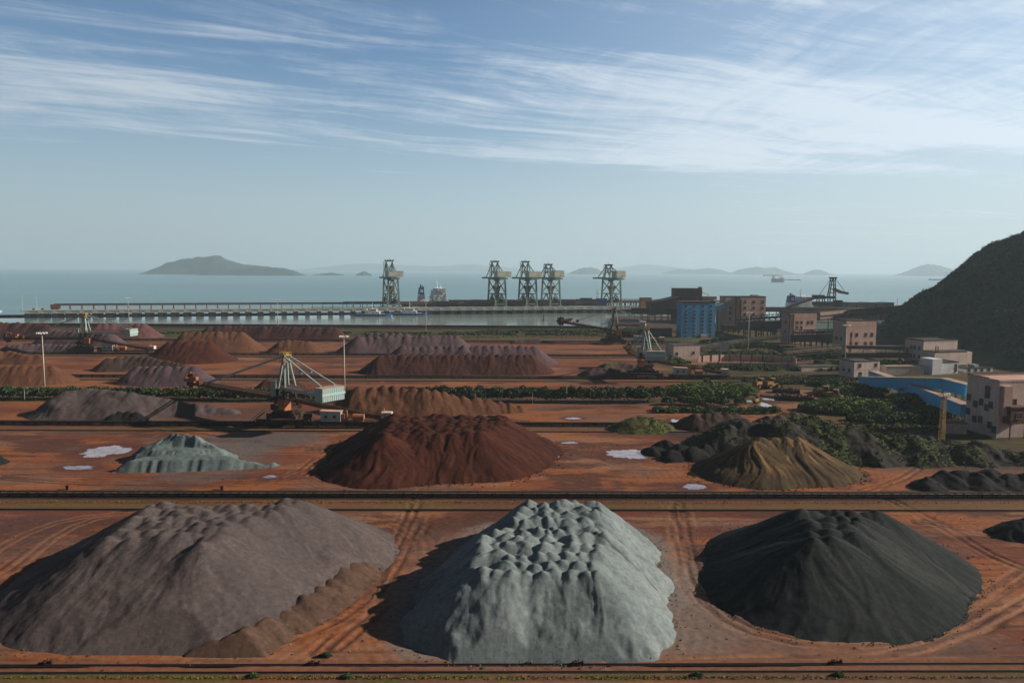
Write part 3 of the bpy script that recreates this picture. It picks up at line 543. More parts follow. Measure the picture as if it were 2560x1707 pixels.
def quads_np(P, size, cols, up=.55):
    n = len(P); s = size*RNG.uniform(.55, 1.3, n)[:, None]
    nrm = RNG.normal(0, 1, (n, 3)); nrm[:, 2] = np.abs(nrm[:, 2])+up; nrm /= np.linalg.norm(nrm, axis=1)[:, None]
    t = RNG.normal(0, 1, (n, 3)); u = np.cross(nrm, t); u /= np.linalg.norm(u, axis=1)[:, None]; v = np.cross(nrm, u)
    V = np.stack([P-u*s*.5-v*s*.35, P+u*s*.5-v*s*.45, P+u*s*.42+v*s*.5, P-u*s*.5+v*s*.4], 1).reshape(-1, 3)
    Fq = np.arange(4*n).reshape(n, 4); c_ = np.array(cols)[RNG.integers(0, len(cols), n)]*RNG.uniform(.75, 1.25, n)[:, None]
    return V, Fq, np.repeat(c_, 4, 0)
def leaf_quads(name, P, size, cols, kind=None, parent=None):
    V, Fq, C_ = quads_np(P, size, cols); o = link(name, mesh_np(name, V, Fq, False, C_), M['leaf'], parent); return tag(o, kind=kind)
GREENS = [(0.058, 0.088, 0.031), (0.086, 0.124, 0.039), (0.111, 0.150, 0.047), (0.044, 0.065, 0.026)]
DARKG = [(0.043, 0.068, 0.032), (0.065, 0.096, 0.039), (0.084, 0.116, 0.043), (0.032, 0.049, 0.026)]
BRIGHT = [(0.100, 0.138, 0.040), (0.138, 0.175, 0.050), (0.075, 0.112, 0.033), (0.150, 0.175, 0.056)]
def bush_mesh(name, blobs, density, size, cols):
    """leaves over the shells of lumpy ellipsoids, each with a darker filled core"""
    Vs, Fs, Cs, off = [], [], [], 0
    for (x, y, z, rx, ry, rz) in blobs:
        n = int(density*(rx*ry+rx*rz+ry*rz)*2.1)+8
        d = RNG.normal(0, 1, (n, 3)); d[:, 2] = np.abs(d[:, 2])-.15; d /= np.linalg.norm(d, axis=1)[:, None]
        r = RNG.uniform(.78, 1.06, n)[:, None]; P = np.array([x, y, z])+d*r*np.array([rx, ry, rz])
        V, Fq, C_ = quads_np(P, size, cols); Vs.append(V); Fs.append(Fq+off); Cs.append(C_); off += len(V)
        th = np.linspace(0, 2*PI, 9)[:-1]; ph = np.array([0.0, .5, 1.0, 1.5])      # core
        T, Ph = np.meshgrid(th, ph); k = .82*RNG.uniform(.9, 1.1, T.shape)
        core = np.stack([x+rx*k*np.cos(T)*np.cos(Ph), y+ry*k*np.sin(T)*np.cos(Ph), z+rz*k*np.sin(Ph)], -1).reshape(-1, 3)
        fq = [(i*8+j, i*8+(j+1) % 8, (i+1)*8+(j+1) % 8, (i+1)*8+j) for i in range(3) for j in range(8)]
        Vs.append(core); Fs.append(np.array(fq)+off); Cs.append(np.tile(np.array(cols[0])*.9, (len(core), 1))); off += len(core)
    return mesh_np(name, np.concatenate(Vs), np.concatenate(Fs), False, np.concatenate(Cs))
def bush(name, blobs, density, size, cols, label, cat, group=None):
    cx = sum(b[0] for b in blobs)/len(blobs); cy = sum(b[1] for b in blobs)/len(blobs)
    me = bush_mesh(name, [(b[0]-cx, b[1]-cy, *b[2:]) for b in blobs], density, size, cols)
    return tag(link(name, me, M['leaf'], None, (cx, cy, 0)), label, cat, group)
build_hill()
for (nn, sz, lo), X, Y, H, cols in TUFTS:
    gx = (cols[..., 1] > cols[..., 0]*.98) & (H > lo); P = np.stack([X[gx], Y[gx], H[gx]], -1)
    if len(P): P = P[RNG.choice(len(P), min(nn, len(P)*2), replace=True)]; leaf_quads('grass', P+RNG.normal(0, .3, P.shape)*np.array([1, 1, .2])+np.array([0, 0, .1]), sz, [(.05, .06, .024), (.075, .085, .03), (.035, .045, .02), (.09, .09, .034)], kind='stuff')
# islands: profile in photo pixels, at a stated distance
mat('island', (.030, .055, .042), (.085, .075, .055), .95, .014, .5, .72, stretch=(1, 1, 3))
def island(name, label, prof, dist, depth, seed, group='islands out at sea'):
    px = [p[0] for p in prof]; xs = np.linspace(px[0], px[-1], 130); yb = G(xs[0], 0).y if False else None
    tops = np.interp(xs, px, [p[1] for p in prof])
    W3 = [AT(x, y, dist) for x, y in zip(xs, tops)]; wx = np.array([p.x for p in W3]); wz = np.array([p.z for p in W3])+4
    vs = np.linspace(-1, 1, 33); X, Vv = np.meshgrid(wx, vs); Hh = np.tile(wz, (33, 1)); s = wx[-1]-wx[0]
    sh = fbm(X/s*6, Vv*2, 3, seed); Y = dist+Vv*depth*(.75+.5*sh)
    Hh = np.maximum(Hh, 0)*(1-np.abs(Vv)**1.7)*(1-.22*np.abs(Vv)*fbm(X/s*22, Vv*6, 3, seed+1))+Hh.max()*.20*(fbm(X/s*26, Vv*7, 5, seed+2)-.5)*(1-np.abs(Vv))*sst(Hh, 0, Hh.max()*.3)-4-2*np.abs(Vv)
    me = grid_mesh(name, X-wx.mean(), Y-dist, Hh, None, True); o = link(name, me, M['island'], None, (wx.mean(), dist, 0)); tag(o, label, 'island', group)
island('island', 'big green island with a pointed summit left of the unloaders', [(356, 686), (372, 680), (388, 671), (412, 660), (440, 653), (470, 646), (505, 643.5), (528, 642), (541, 638.5), (552, 642), (574, 652), (600, 658), (640, 664), (690, 671), (720, 677), (745, 684)], 7700, 260, 3)
island('island', 'low rocky headland with pale cliffs in front of the pointed island', [(488, 690), (498, 686), (520, 682), (560, 676), (620, 671), (660, 669), (690, 668.5), (705, 669), (727, 674), (745, 681), (757, 688), (768, 690.5)], 7000, 200, 5)
island('islet', 'long low rocky islet just right of the pointed island', [(785, 687), (800, 685), (815, 683.4), (828, 681.5), (845, 684), (856, 687)], 7400, 120, 6)
island('islet', 'small dome shaped rock islet left of the first unloader', [(892, 685), (903, 681), (910, 677.5), (918, 681), (926, 685)], 7400, 90, 7)
island('island', 'dark domed island left of the unloader by the blue building', [(1422, 684), (1440, 675), (1458, 669), (1478, 668), (1492, 672), (1512, 683)], 12500, 500, 8)
island('island', 'faint long island range high behind the domed island', [(1480, 684), (1540, 671), (1590, 663), (1622, 661), (1660, 665), (1720, 672), (1800, 684)], 23000, 900, 9)
island('island', 'low hazy island to the right of the blue building roof', [(1650, 687), (1680, 676), (1700, 673), (1730, 674), (1770, 670.5), (1800, 674), (1835, 687)], 15500, 600, 10)
island('island', 'hazy twin peaked island behind the anchored ships', [(1826, 687), (1850, 674), (1875, 669), (1892, 667), (1915, 670), (1935, 668), (1955, 676), (2000, 688)], 14500, 600, 11)
island('island', 'small hazy dome island right of the anchored ships', [(2006, 689), (2025, 678), (2042, 674), (2055, 676), (2075, 688)], 14000, 400, 12)
island('island', 'pale pointed island left of the wooded hill', [(2262, 691), (2285, 676), (2305, 664), (2322, 660.5), (2345, 664), (2375, 674), (2400, 690)], 13000, 600, 13)
island('island', 'very faint distant hill range behind the first unloader', [(700, 677), (780, 671), (860, 662), (930, 658), (1000, 662), (1080, 666), (1180, 661), (1290, 670), (1400, 680)], 23500, 600, 14)
# ---------------------------------------------------------------- conveyors and rails of the yard
def conveyor(yc, x0, x1, label, nleg, shared={}):
    L = x1-x0; t = empty('belt_conveyor', (x0, yc, 0), 0, label, 'conveyor', 'belt conveyors along the yard rows')
    f = MB()
    for y in (-.85, .85): f.box(0, L, y-.1, y+.1, .92, 1.2)
    n = int(L/2.4)
    for i in range(n): x = (i+.5)*L/n; f.box(x-.06, x+.06, -.8, .8, 1.0, 1.1); f.box(x-.08, x+.08, -1.0, -.8, .9, 1.42); f.box(x-.08, x+.08, .8, 1.0, .9, 1.42)
    f.build('frame', M['dark_rust'], t)
    b = MB(); 
    for y0, z0, y1, z1 in ((-.75, 1.42, -.3, 1.16), (-.3, 1.16, .3, 1.16), (.3, 1.16, .75, 1.42)): b.add([(0, y0, z0), (L, y0, z0), (L, y1, z1), (0, y1, z1)], [(0, 1, 2, 3)])
    b.box(0, L, -.6, .6, .55, .6); b.build('belt', M['black_belt'], t)
    if nleg:
        me = MB().box(-.1, .1, -.95, -.75, 0, .92).box(-.1, .1, .75, .95, 0, .92).box(-.08, .08, -.75, .75, .35, .47).mesh('leg')
        for i in range(nleg): link('leg', me, M['dark_rust'], t, ((i+.5)*L/nleg, 0, 0))
    else:
        b = MB(); n = int(L/6)
        for i in range(n): x = (i+.5)*L/n; b.box(x-.12, x+.12, -.9, .9, 0, .92)
        b.build('trestle', M['dark_rust'], t)
    MB().box(0, L, 1.6, 2.0, 0, .5).build('kerb_wall', M['kerb'], t)
    tr = empty('rail_track', (x0, yc-9.5, 0), 0, 'steel rail track before '+label[label.index('the'):] if 'the ' in label else 'rail track', 'rail track', 'rail tracks for the reclaimers')
    me = MB().box(0, L, -.16, .16, .02, .32).box(0, L, -.45, .45, -.1, .06).mesh('rail')
    link('rail', me, M['rail_steel'], tr, (0, -1.7, 0)); link('rail', me, M['rail_steel'], tr, (0, 13.2, 0))
    return t
conveyor(YA, -190, 190, 'black belt conveyor on short legs before the dark red pile', 96)
conveyor(YB, -260, G(2010, 1064).x, 'black belt conveyor under the nearest reclaimer', 90)
conveyor(YC, -360, 235, 'black belt conveyor at the foot of the dark red flat topped pile', 0)
conveyor(YD, -440, 190, 'black belt conveyor before the brown domed pile', 0)
conveyor(YE, -520, 150, 'black belt conveyor at the foot of the long dark red ridge', 0)
tr = empty('rail_track', (-120, yline(1670), 0), 0, 'pair of thin steel rails on the near edge in front of all stockpiles', 'rail track', 'rail tracks for the reclaimers')
me = MB().box(0, 240, -.10, .10, .0, .22).box(0, 240, -.3, .3, -.05, .06).mesh('rail')
for py in (1661, 1680): link('rail', me, M['rail_steel'], tr, (0, yline(py)-yline(1670), 0))
# twisted rail stops and dry bushes by the near track
def stopper(px, py, label, s=1.0):
    p = G(px, py); b = MB(); rr = random.Random(px)
    b.box(-1.1, 1.1, -.22, .22, 0, .22); b.box(-.5, .1, -.35, .35, .2, .5)
    b.bar((-.9, 0, .15), (-.1, .1, .62), .09); b.bar((.1, 0, .3), (.95, -.1, .55), .08); b.bar((.25, .1, .2), (.3, .05, .95), .06); b.box(.75, 1.0, -.2, .2, .2, .62)
    for i in range(9): x = rr.uniform(-1, 1); b.bar((x, rr.uniform(-.2, .2), .1), (x+rr.uniform(-.3, .3), rr.uniform(-.3, .3), rr.uniform(.3, .6)), .05)
    o = b.build('rail_stop', M['dark_rust'], None, (p.x, p.y, .1)); tag(o, label, 'rail stop', 'rail stops on the near track'); o.scale = (s,)*3
stopper(114, 1661, 'rusty rail stop on the near track below the mauve stockpile'); stopper(783, 1662, 'rusty rail stop on the near track below the gap left of the grey stockpile')
stopper(1318, 1661, 'small rusty rail stop below the middle of the grey stockpile', .6); stopper(1442, 1662, 'rusty rail stop on the near track below the grey stockpile front'); stopper(2088, 1659, 'rusty rail stop on the near track below the black stockpile')
for i, (px, py, lab) in enumerate(((633, 1692, 'low weed clump beside the near track below the mauve stockpile end'), (868, 1694, 'small weed clump beside the near track left of the grey stockpile'), (1743, 1690, 'dark weed clump beside the near track right of the grey stockpile'), (2095, 1690, 'dark weed clump beside the near track under the black stockpile'), (815, 1640, 'dry dark shrub in the track ruts between mauve and grey stockpiles'))):
    p = G(px, py); bush('weed_clump', [(p.x, p.y, .2, .8, .5, .55), (p.x+.5, p.y, .15, .5, .4, .4), (p.x-.7, p.y, .1, .6, .4, .25)], 60, .16, DARKG if i > 1 else GREENS, lab, 'weed')
for px, py, lab in ((170, 1223, 'small rust red marker block beside the first conveyor at left'), (556, 1224, 'small rust red marker block by the first conveyor above the mauve crest')):
    p = G(px, py); o = MB().box(-.4, .4, -.4, .4, 0, 1.0).box(-.55, .55, -.5, .5, 1.0, 1.15).bar((0, 0, 1.1), (0, 0, 1.5), .1).build('marker_block', M['rust'], None, (p.x, p.y, 0)); tag(o, lab, 'marker')

# ---------------------------------------------------------------- high masts
def mast(px, py, h, label, d=None, proto={}):
    p = G(px, py) if d is None else AT(px, py, d)
    if 'o' not in proto:
        o = empty('light_mast', (0, 0, 0)); MB().tube((0, 0, 0), (0, 0, 29), .36, .16, 10).build('pole', M['mast_white'], o, smooth=True)
        b = MB().tube((0, 0, 0), (0, 0, .8), .55, .5, 10); b.build('base', M['concrete'], o)
        b = MB(); b.tube((0, 0, 28.4), (0, 0, 29.2), .3, .3, 8)
        for i in range(10): a = i*PI/5; q = (1.75*math.cos(a), 1.75*math.sin(a), 29.3); b.bar((0, 0, 28.9), q, .1); b.bar(q, (1.75*math.cos(a+PI/5), 1.75*math.sin(a+PI/5), 29.3), .14)
        b.build('lamp_ring', M['mast_white'], o)
        me = MB().box(-.3, .3, -.25, .25, -.3, .22).add([(-.36, -.3, -.3), (.36, -.3, -.3), (.36, .3, -.36), (-.36, .3, -.36)], [(3, 2, 1, 0)]).mesh('floodlight')
        for i in range(10): a = i*PI/5; c_ = link('floodlight', me, M['lamp_glass'], o, (2.0*math.cos(a), 2.0*math.sin(a), 29.6)); c_.rotation_euler = (0, 0, a)
        proto['o'] = o
    else: o = copy_tree(proto['o'])
    o.location = (p.x, p.y, 0); o.scale = (1, 1, h/29.8); tag(o, label, 'light mast', 'high light masts over the yard')
mast(113, 990, 29.8, 'tall white light mast before the hedge at far left'); mast(323, 819, 29.8, 'tall light mast behind the pinkish red pile'); mast(695, 825, 29.8, 'tall light mast behind the long dark red ridge')
mast(1065, 829, 29.8, 'slim tall light mast in front of the ship funnel'); mast(862, 1002, 29.8, 'tall light mast above the counterweight of the nearest reclaimer'); mast(1870, 878, 29.5, 'pale light mast on grass in front of the plain brown building'); mast(2111, 934, 29, 'pale light mast before the brown building with two rows of windows')
p = G(2352, 1124); o = empty('lattice_tower', (p.x, p.y, 0), .3, 'slim lattice light tower in front of the building at the right edge', 'light tower'); b = MB()
for x, y in ((-.7, -.7), (.7, -.7), (.7, .7), (-.7, .7)): b.bar((x, y, 0), (x*.75, y*.75, 18), .13)
for i in range(14):
    z = i*1.28; k0 = 1-.25*z/18; k1 = 1-.25*(z+1.28)/18
    for (x, y), (x2, y2) in (((-.7, -.7), (.7, -.7)), ((.7, -.7), (.7, .7)), ((.7, .7), (-.7, .7)), ((-.7, .7), (-.7, -.7))): b.bar((x*k0, y*k0, z), (x2*k1, y2*k1, z+1.28), .08); b.bar((x*k0, y*k0, z), (x2*k0, y2*k0, z), .08)
b.build('lattice', M['yellow_rail'], o); b = MB().box(-1.5, 1.5, -1.2, 1.2, 18, 18.2)
for x in (-1.5, 1.5): b.bar((x, -1.2, 18.9), (x, 1.2, 18.9), .08)
for y in (-1.2, 1.2): b.bar((-1.5, y, 18.9), (1.5, y, 18.9), .08)
for x in (-1.5, 0, 1.5):
    for y in (-1.2, 1.2): b.bar((x, y, 18), (x, y, 19), .07)
b.build('platform', M['rust'], o); me = MB().box(-.3, .3, -.3, .3, 0, .55).mesh('floodlight')
for x in (-1.1, 0, 1.1): link('floodlight', me, M['lamp_glass'], o, (x, -1.0, 19.0))
lp = None
for px, py, lab in ((62, 1002, 'low curved street lamp before the hedge near the left edge'), (484, 1000, 'low curved street lamp below the reclaimer bucket wheel'), (625, 1004, 'low curved street lamp under the reclaimer boom'), (1189, 1010, 'low curved street lamp at the start of the long hedge'), (1331, 1009, 'low curved street lamp at the left part of the long hedge'), (1475, 1009, 'low curved street lamp before the middle of the long hedge'), (1615, 1006, 'low curved street lamp near the bushy end of the long hedge')):
    p = G(px, py)
    if lp is None:
        lp = o = empty('street_lamp', (0, 0, 0)); MB().tube((0, 0, 0), (0, 0, 5.2), .09, .07, 6).tube((0, 0, 5.2), (.35, 0, 5.8), .07, .06, 6).tube((.35, 0, 5.8), (1.2, 0, 6.05), .06, .05, 6).build('pole', M['mast_white'], o); MB().box(1.0, 1.7, -.15, .15, 5.95, 6.12).build('lamp_head', M['lamp_glass'], o)
    else: o = copy_tree(lp)
    o.location = (p.x, p.y, 0); tag(o, lab, 'street lamp', 'street lamps along the hedge')

# ---------------------------------------------------------------- stacker reclaimers
def reclaimer(px, py, label, theta, LB, pitch, LC=25, tail=1, blen=40, boomz=10.2, house=True, dx_tail=8, tone='cabin_blue'):
    p = G(px, py); o = empty('reclaimer', (p.x, p.y, 0), 0, label, 'reclaimer', 'bucket wheel reclaimers in the yard')
    # travelling base on the two rails
    b = MB(); 
    for y in (-6, 6):
        b.box(-9, 9, y-.8, y+.8, 2.0, 3.4)
        for x in (-7, 7): b.box(x-1.6, x+1.6, y-.5, y+.5, 1.0, 2.0)
    b.box(-5.5, -4, -6, 6, 2.6, 4.4); b.box(4, 5.5, -6, 6, 2.6, 4.4); b.box(-5.6, 5.6, -3.5, 3.5, 3.2, 4.6)
    for x in (-5, 5):
        for y in (-4.5, 4.5): b.bar((x, y, 4.2), (x*.5, y*.45, 6.3), .8)
    b.build('gantry', M['dark_rust'], o)
    me = MB().tube((0, -.25, 0), (0, .25, 0), .48, .48, 10).mesh('wheel')
    for y in (-6, 6):
        for x in (-8.2, -6.8, -5.8, 5.8, 6.8, 8.2): link('wheel', me, M['rail_steel'], o, (x, y, .62))
    MB().tube((0, 0, 5.6), (0, 0, 6.5), 4.4, 4.4, 24).tube((0, 0, 6.5), (0, 0, 6.8), 5.6, 5.6, 24).build('slew_ring', M['rust'], o)
    b = MB()
    for i in range(7): z = 1.2+i*.75; b.box(-12.5+i*.9, -11.4+i*.9, -7, -5.9, z, z+.12)
    b.bar((-13, -7, .6), (-6, -7, 6.2), .22); b.bar((-13, -5.9, .6), (-6, -5.9, 6.2), .22); b.bar((-13, -7, 1.7), (-6, -7, 7.3), .08); b.bar((-13, -5.9, 1.7), (-6, -5.9, 7.3), .08)
    b.build('stairs', M['dark_rust'], o)
    # upper works: local x along the boom
    ct, st = math.cos(theta), math.sin(theta)
    def U(u, v, z): return (-u*ct-v*st*1.0, u*st-v*ct, z)      # u forward along the boom, v to its side
    def tb(mb, a, c, w_, h_=None): mb.bar(U(*a), U(*c), w_, h_)
    b = MB(); b.prism([U(u, v, 0)[:2] for u, v in ((-5.5, -3.4), (4.5, -3.4), (4.5, 3.4), (-5.5, 3.4))], 6.9, 8.0)
    for v in (-2.6, 2.6): tb(b, (2.5, v, 8), (1.0, v*.95, 14.6), .75); tb(b, (-4, v, 8), (-2.2, v, 14.6), .6); tb(b, (2.5, v, 8.1), (-4, v, 13.5), .35)
    tb(b, (1.2, -2.6, 10), (1.2, 2.6, 10), .7); tb(b, (-2, -2.6, 13), (-2, 2.6, 13), .6); b.build('turret', M['dark_rust'], o)
    b = MB()
    for v in (-2.4, 2.4): tb(b, (.9, v, 14.2), (-.6, v*.28, 27.2), .62); tb(b, (-3.6, v, 14.2), (-1.2, v*.28, 27.2), .62); tb(b, (4.6, v, 10.8), (.9, v, 14.4), .5)
    b.build('mast_legs', M[tone], o)
    b = MB(); tb(b, (3.4, 1.6, 11), (-.2, .5, 26.6), .45); tb(b, (3.4, -1.6, 11), (-.2, -.5, 26.6), .45)
    for k in range(5): z = 12.5+2.7*k; q = 3.4-3.6*(z-11)/15.6; tb(b, (q, -1.4+.2*k, z), (q, 1.4-.2*k, z), .2)
    b.build('back_strut', M['crane_green'], o)
    b = MB(); b.prism([U(u, v, 0)[:2] for u, v in ((-2.4, -1.7), (.8, -1.7), (.8, 1.7), (-2.4, 1.7))], 27.0, 27.35)
    b.prism([U(u, v, 0)[:2] for u, v in ((-2.6, -1.9), (1.0, -1.9), (1.0, 1.9), (-2.6, 1.9))], 24.6, 24.8)
    for u in (-2.3, -.8, .7):
        for v in (-1.6, 1.6): tb(b, (u, v, 24.7), (u, v, 28.4), .1)
    for z in (27.9, 28.4, 25.4): 
        for v in (-1.6, 1.6): tb(b, (-2.3, v, z), (.7, v, z), .09)
        for u in (-2.3, .7): tb(b, (u, -1.6, z), (u, 1.6, z), .09)
    tb(b, (-.8, 0, 27.3), (-.8, 0, 29.8), .12); tb(b, (-1.6, -.7, 27.6), (-1.6, .7, 27.6), .9); tb(b, (.1, -.7, 27.6), (.1, .7, 27.6), .9); b.build('mast_head', M['yellow_rail'], o)
    # boom
    zt = boomz+LB*math.sin(pitch); ce = LB*math.cos(pitch)
    def BU(s, v, dz): return (s*math.cos(pitch), v, boomz+s*math.sin(pitch)+dz)
    b = MB()
    for v in (-1.35, 1.35):
        tb(b, BU(1.5, v, .1), BU(LB-3, v, .5), .22, 1.7)
        n = int(LB/2.6)
        for i in range(n): s = 2+(LB-6)*i/n; tb(b, BU(s, v*1.09, -.7), BU(s, v*1.09, 1.15), .16)
    for i in range(int(LB/5)): s = 2+i*5; tb(b, BU(s, -1.35, -.5), BU(s, 1.35, -.5), .3)
    tb(b, BU(2, 0, -.72), BU(LB-3, 0, -.35), 2.6, .1); b.build('boom', M['rust'], o)
    b = MB(); tb(b, BU(2, 0, .9), BU(LB-1, 0, 1.1), 1.5, .12); b.build('boom_belt', M['black_belt'], o)
    b = MB()
    for v in (-2.1, 2.1):
        tb(b, BU(3, v, .9), BU(LB-4, v, 1.1), .8, .06)
        for dz in (1.5, 2.0): tb(b, BU(3, v*1.15, dz), BU(LB-4, v*1.15, dz+.1), .05)
        for i in range(int(LB/2.5)): s = 3+i*2.5; tb(b, BU(s, v*1.15, .9), BU(s, v*1.15, 2.05), .05)
    b.build('boom_walkway', M['rust'], o)
    # bucket wheel
    wc = BU(LB, -1.7, .9); c_ = Vector(U(*wc)); ax = (Vector(U(0, 1, 0))-Vector(U(0, 0, 0))).normalized(); fw = (Vector(U(1, 0, 0))-Vector(U(0, 0, 0))).normalized(); R = 3.0
    b = MB(); b.tube(c_-ax*.45, c_+ax*.45, R, R, 24); b.tube(c_-ax*.7, c_+ax*.7, R*.35, R*.35, 12); w_ = b.build('bucket_wheel', M['dark_rust'], o)
    for i in range(9):
        a = i*2*PI/9; er = fw*math.cos(a)+Vector((0, 0, 1))*math.sin(a); et = -fw*math.sin(a)+Vector((0, 0, 1))*math.cos(a)
        MB().add([c_+er*(R-.1)-ax*.7-et*.55, c_+er*(R-.1)+ax*.7-et*.55, c_+er*(R-.1)+ax*.7+et*.6, c_+er*(R-.1)-ax*.7+et*.6, c_+er*(R+.85)-ax*.6-et*.2, c_+er*(R+.85)+ax*.6-et*.2, c_+er*(R+.7)+ax*.6+et*.6, c_+er*(R+.7)-ax*.6+et*.6], [(3, 2, 1, 0), (4, 5, 6, 7), (0, 1, 5, 4), (1, 2, 6, 5), (2, 3, 7, 6), (3, 0, 4, 7)]).build('bucket', M['rust'], w_)
    b = MB(); b.prism([U(u, v, 0)[:2] for u, v in ((LB*math.cos(pitch)-8.5, .2), (LB*math.cos(pitch)-1, .2), (LB*math.cos(pitch)-1, 2.4), (LB*math.cos(pitch)-8.5, 2.4))], zt+1.0, zt+2.5)
    tb(b, (ce-4, 1.3, zt+2.2), (ce-9.5, 1.3, zt+2.9), 1.3); tb(b, (ce-.5, .8, zt), (ce-.5, .8, zt+4), .25); b.build('wheel_drive', M['orange_rust'], o)
    b = MB(); b.prism([U(u, v, 0)[:2] for u, v in ((ce-14.5, 1.6), (ce-12.5, 1.6), (ce-12.5, 3.6), (ce-14.5, 3.6))], zt+.6, zt+2.6); b.build('boom_cabin', M['rust'], o)
    # stays
    me_ = []
    for v in (-1.3, 1.3): b = MB(); tb(b, (.2, v*.6, 26.6), BU(LB*.80, v, .9), .4); b.build('forestay', M['steel_blue'], o)
    zc = 14.6
    for v in (-3.2, 3.2):
        b = MB(); tb(b, (-1.4, v*.35, 26.8), (-LC-1, v, zc+3.1), .42); tb(b, (-12, v*.7, 22.0), (-13.2, v*.73, 21.5), .7); b.build('backstay', M['steel_blue'], o)
    # counterweight jib
    b = MB()
    for v in (-2.3, 2.3): tb(b, (-.5, v, zc+.1), (-LC, v, zc-.5), .34, 1.35)
    for i in range(7): u = -3-i*(LC-5)/6; tb(b, (u, -2.3, zc), (u, 2.3, zc), .4)
    b.build('counter_jib', M[tone], o)
    b = MB(); tb(b, (-1, 0, zc+.8), (-LC+1, 0, zc+.3), 4.2, .08)
    for v in (-2.4, 2.4):
        for dz in (1.3, 1.85): tb(b, (-1, v, zc+dz), (-LC+1, v, zc+dz-.5), .06)
        for i in range(int(LC/2)): u = -1-2*i; tb(b, (u, v, zc+.6), (u, v, zc+1.85-.02*i), .06)
    b.build('jib_walkway', M['rust'], o)
    b = MB(); P4 = lambda g: [U(u, v, 0)[:2] for u, v in ((-LC-4-g, -5.1-g), (-LC+.2+g, -5.1-g), (-LC+.2+g, 5.1+g), (-LC-4-g, 5.1+g))]
    b.prism(P4(0), zc-2.2, zc-.15); b.prism(P4(.22), zc-.15, zc+.75); b.prism(P4(0), zc+.75, zc+2.6)
    for i in range(12):
        v = -4.8+i*.87
        for z0, z1 in ((zc-2.1, zc-.2), (zc+.8, zc+2.5)): tb(b, (-LC-4.05, v, z0), (-LC-4.05, v, z1), .16)
    cwt = b.build('counterweight', M['cabin_blue'], o); b = MB(); b.prism(P4(.1), zc+2.6, zc+2.75); b.build('roof', M['tan_roof'], cwt)
    # operator hopper, chute and cables in the middle
    b = MB(); b.prism([U(u, v, 0)[:2] for u, v in ((-6.5, 2.2), (-2.6, 2.2), (-2.6, 5.2), (-6.5, 5.2))], 7.0, 10.6); b.prism([U(u, v, 0)[:2] for u, v in ((-6.8, 1.9), (-2.3, 1.9), (-2.3, 5.5), (-6.8, 5.5))], 10.6, 10.8); b.build('slew_drive_box', M['orange_rust'], o)
    b = MB(); tb(b, (2.8, 2.9, 11.5), (2.8, 2.9, 17), 1.7); tb(b, (2.8, 2.9, 17), (2.8, 2.9, 17.3), 2.3); b.build('operator_cabin', M['steel_blue'], o)
    b = MB()
    for v in (-3.1, 3.1):
        tb(b, (-4, v, 14.5), (4.5, v, 14.5), .9, .1)
        for z in (15.1, 15.6): tb(b, (-4, v*1.12, z), (4.5, v*1.12, z), .08)
        for i in range(6): tb(b, (-4+1.7*i, v*1.12, 14.5), (-4+1.7*i, v*1.12, 15.6), .08)
    b.build('turret_walkway', M['yellow_rail'], o)
    # trailing tripper conveyor with its platform, cabin and drum
    t = tail; x1 = t*blen; b = MB(); s0 = t*dx_tail*.5
    for y in (-1.3, 1.3): b.bar((s0, y, 9.6), (x1, y, 2.2), .22, 1.3)
    n = 16
    for i in range(n): k = i/(n-1); x = s0+(x1-s0)*k; z = 9.6-7.4*k; b.box(x-.1, x+.1, -1.4, 1.4, z-.7, z-.4)
    b.build('tripper_conveyor', M['rust'], o)
    b = MB(); b.bar((s0, 0, 10.35), (x1, 0, 2.95), 1.5, .12); b.build('tripper_belt', M['black_belt'], o)
    b = MB()
    for y in (-2.0, 2.0):
        for dz in (1.1, 1.7): b.bar((s0, y, 9.6+dz), (x1, y, 2.2+dz), .08)
        for i in range(24): k = i/23; x = s0+(x1-s0)*k; b.bar((x, y, 9.3-7.4*k), (x, y, 11.3-7.4*k), .08)
    b.build('tripper_handrail', M['rust'], o)
    b = MB()
    for x in (x1*.45, x1*.75, x1*.97): 
        z = 9.6-7.4*(x-s0)/(x1-s0)
        for y in (-1.5, 1.5): b.bar((x, y, 0.8), (x, y, z-.5), .35)
    b.box(min(t*12, x1), max(t*12, x1), -6.6, -3.0, 2.3, 2.6); b.box(min(t*12, x1), max(t*12, x1), -6.3, -5.9, 1.7, 2.3)
    for x in (t*14, t*25, x1-t*2): b.box(x-.4, x+.4, -6.5, -5.7, .7, 1.8)
    for i in range(10): x = t*12+(x1-t*12)*i/9; b.bar((x, -6.6, 2.6), (x, -6.6, 3.5), .06)
    b.bar((t*12, -6.6, 3.5), (x1, -6.6, 3.5), .06); b.build('tripper_platform', M['dark_rust'], o)
    if house:
        x0, xw = (t*15, t*22.5); a, c2 = min(x0, xw), max(x0, xw)
        h = MB().box(a, c2, -6.5, -3.2, 2.6, 6.2).build('electrical_house', M['cabin_blue'], o)
        MB().side([(a-.3, 6.2), (c2+.3, 6.2), (c2+.3, 6.45), (a-.3, 6.75)], -6.8, -2.9).build('roof', M['pink_roof'], h)
        me = MB().box(-.55, .55, -.04, .04, -.55, .55).mesh('window')
        for x in (a+2, a+5.2): link('window', me, M['window_dark'], h, (x, -6.51, 4.5))
        MB().box(c2+.02, c2+.07, -5.4, -4.4, 2.7, 4.9).build('door', M['rust'], h)
        MB().box(c2+.4, c2+1.4, -6, -4.2, 2.6, 5.4).box(c2+1.6, c2+2.3, -5.5, -4.5, 2.6, 6.6).build('switch_cabinet', M['orange_rust'], o)
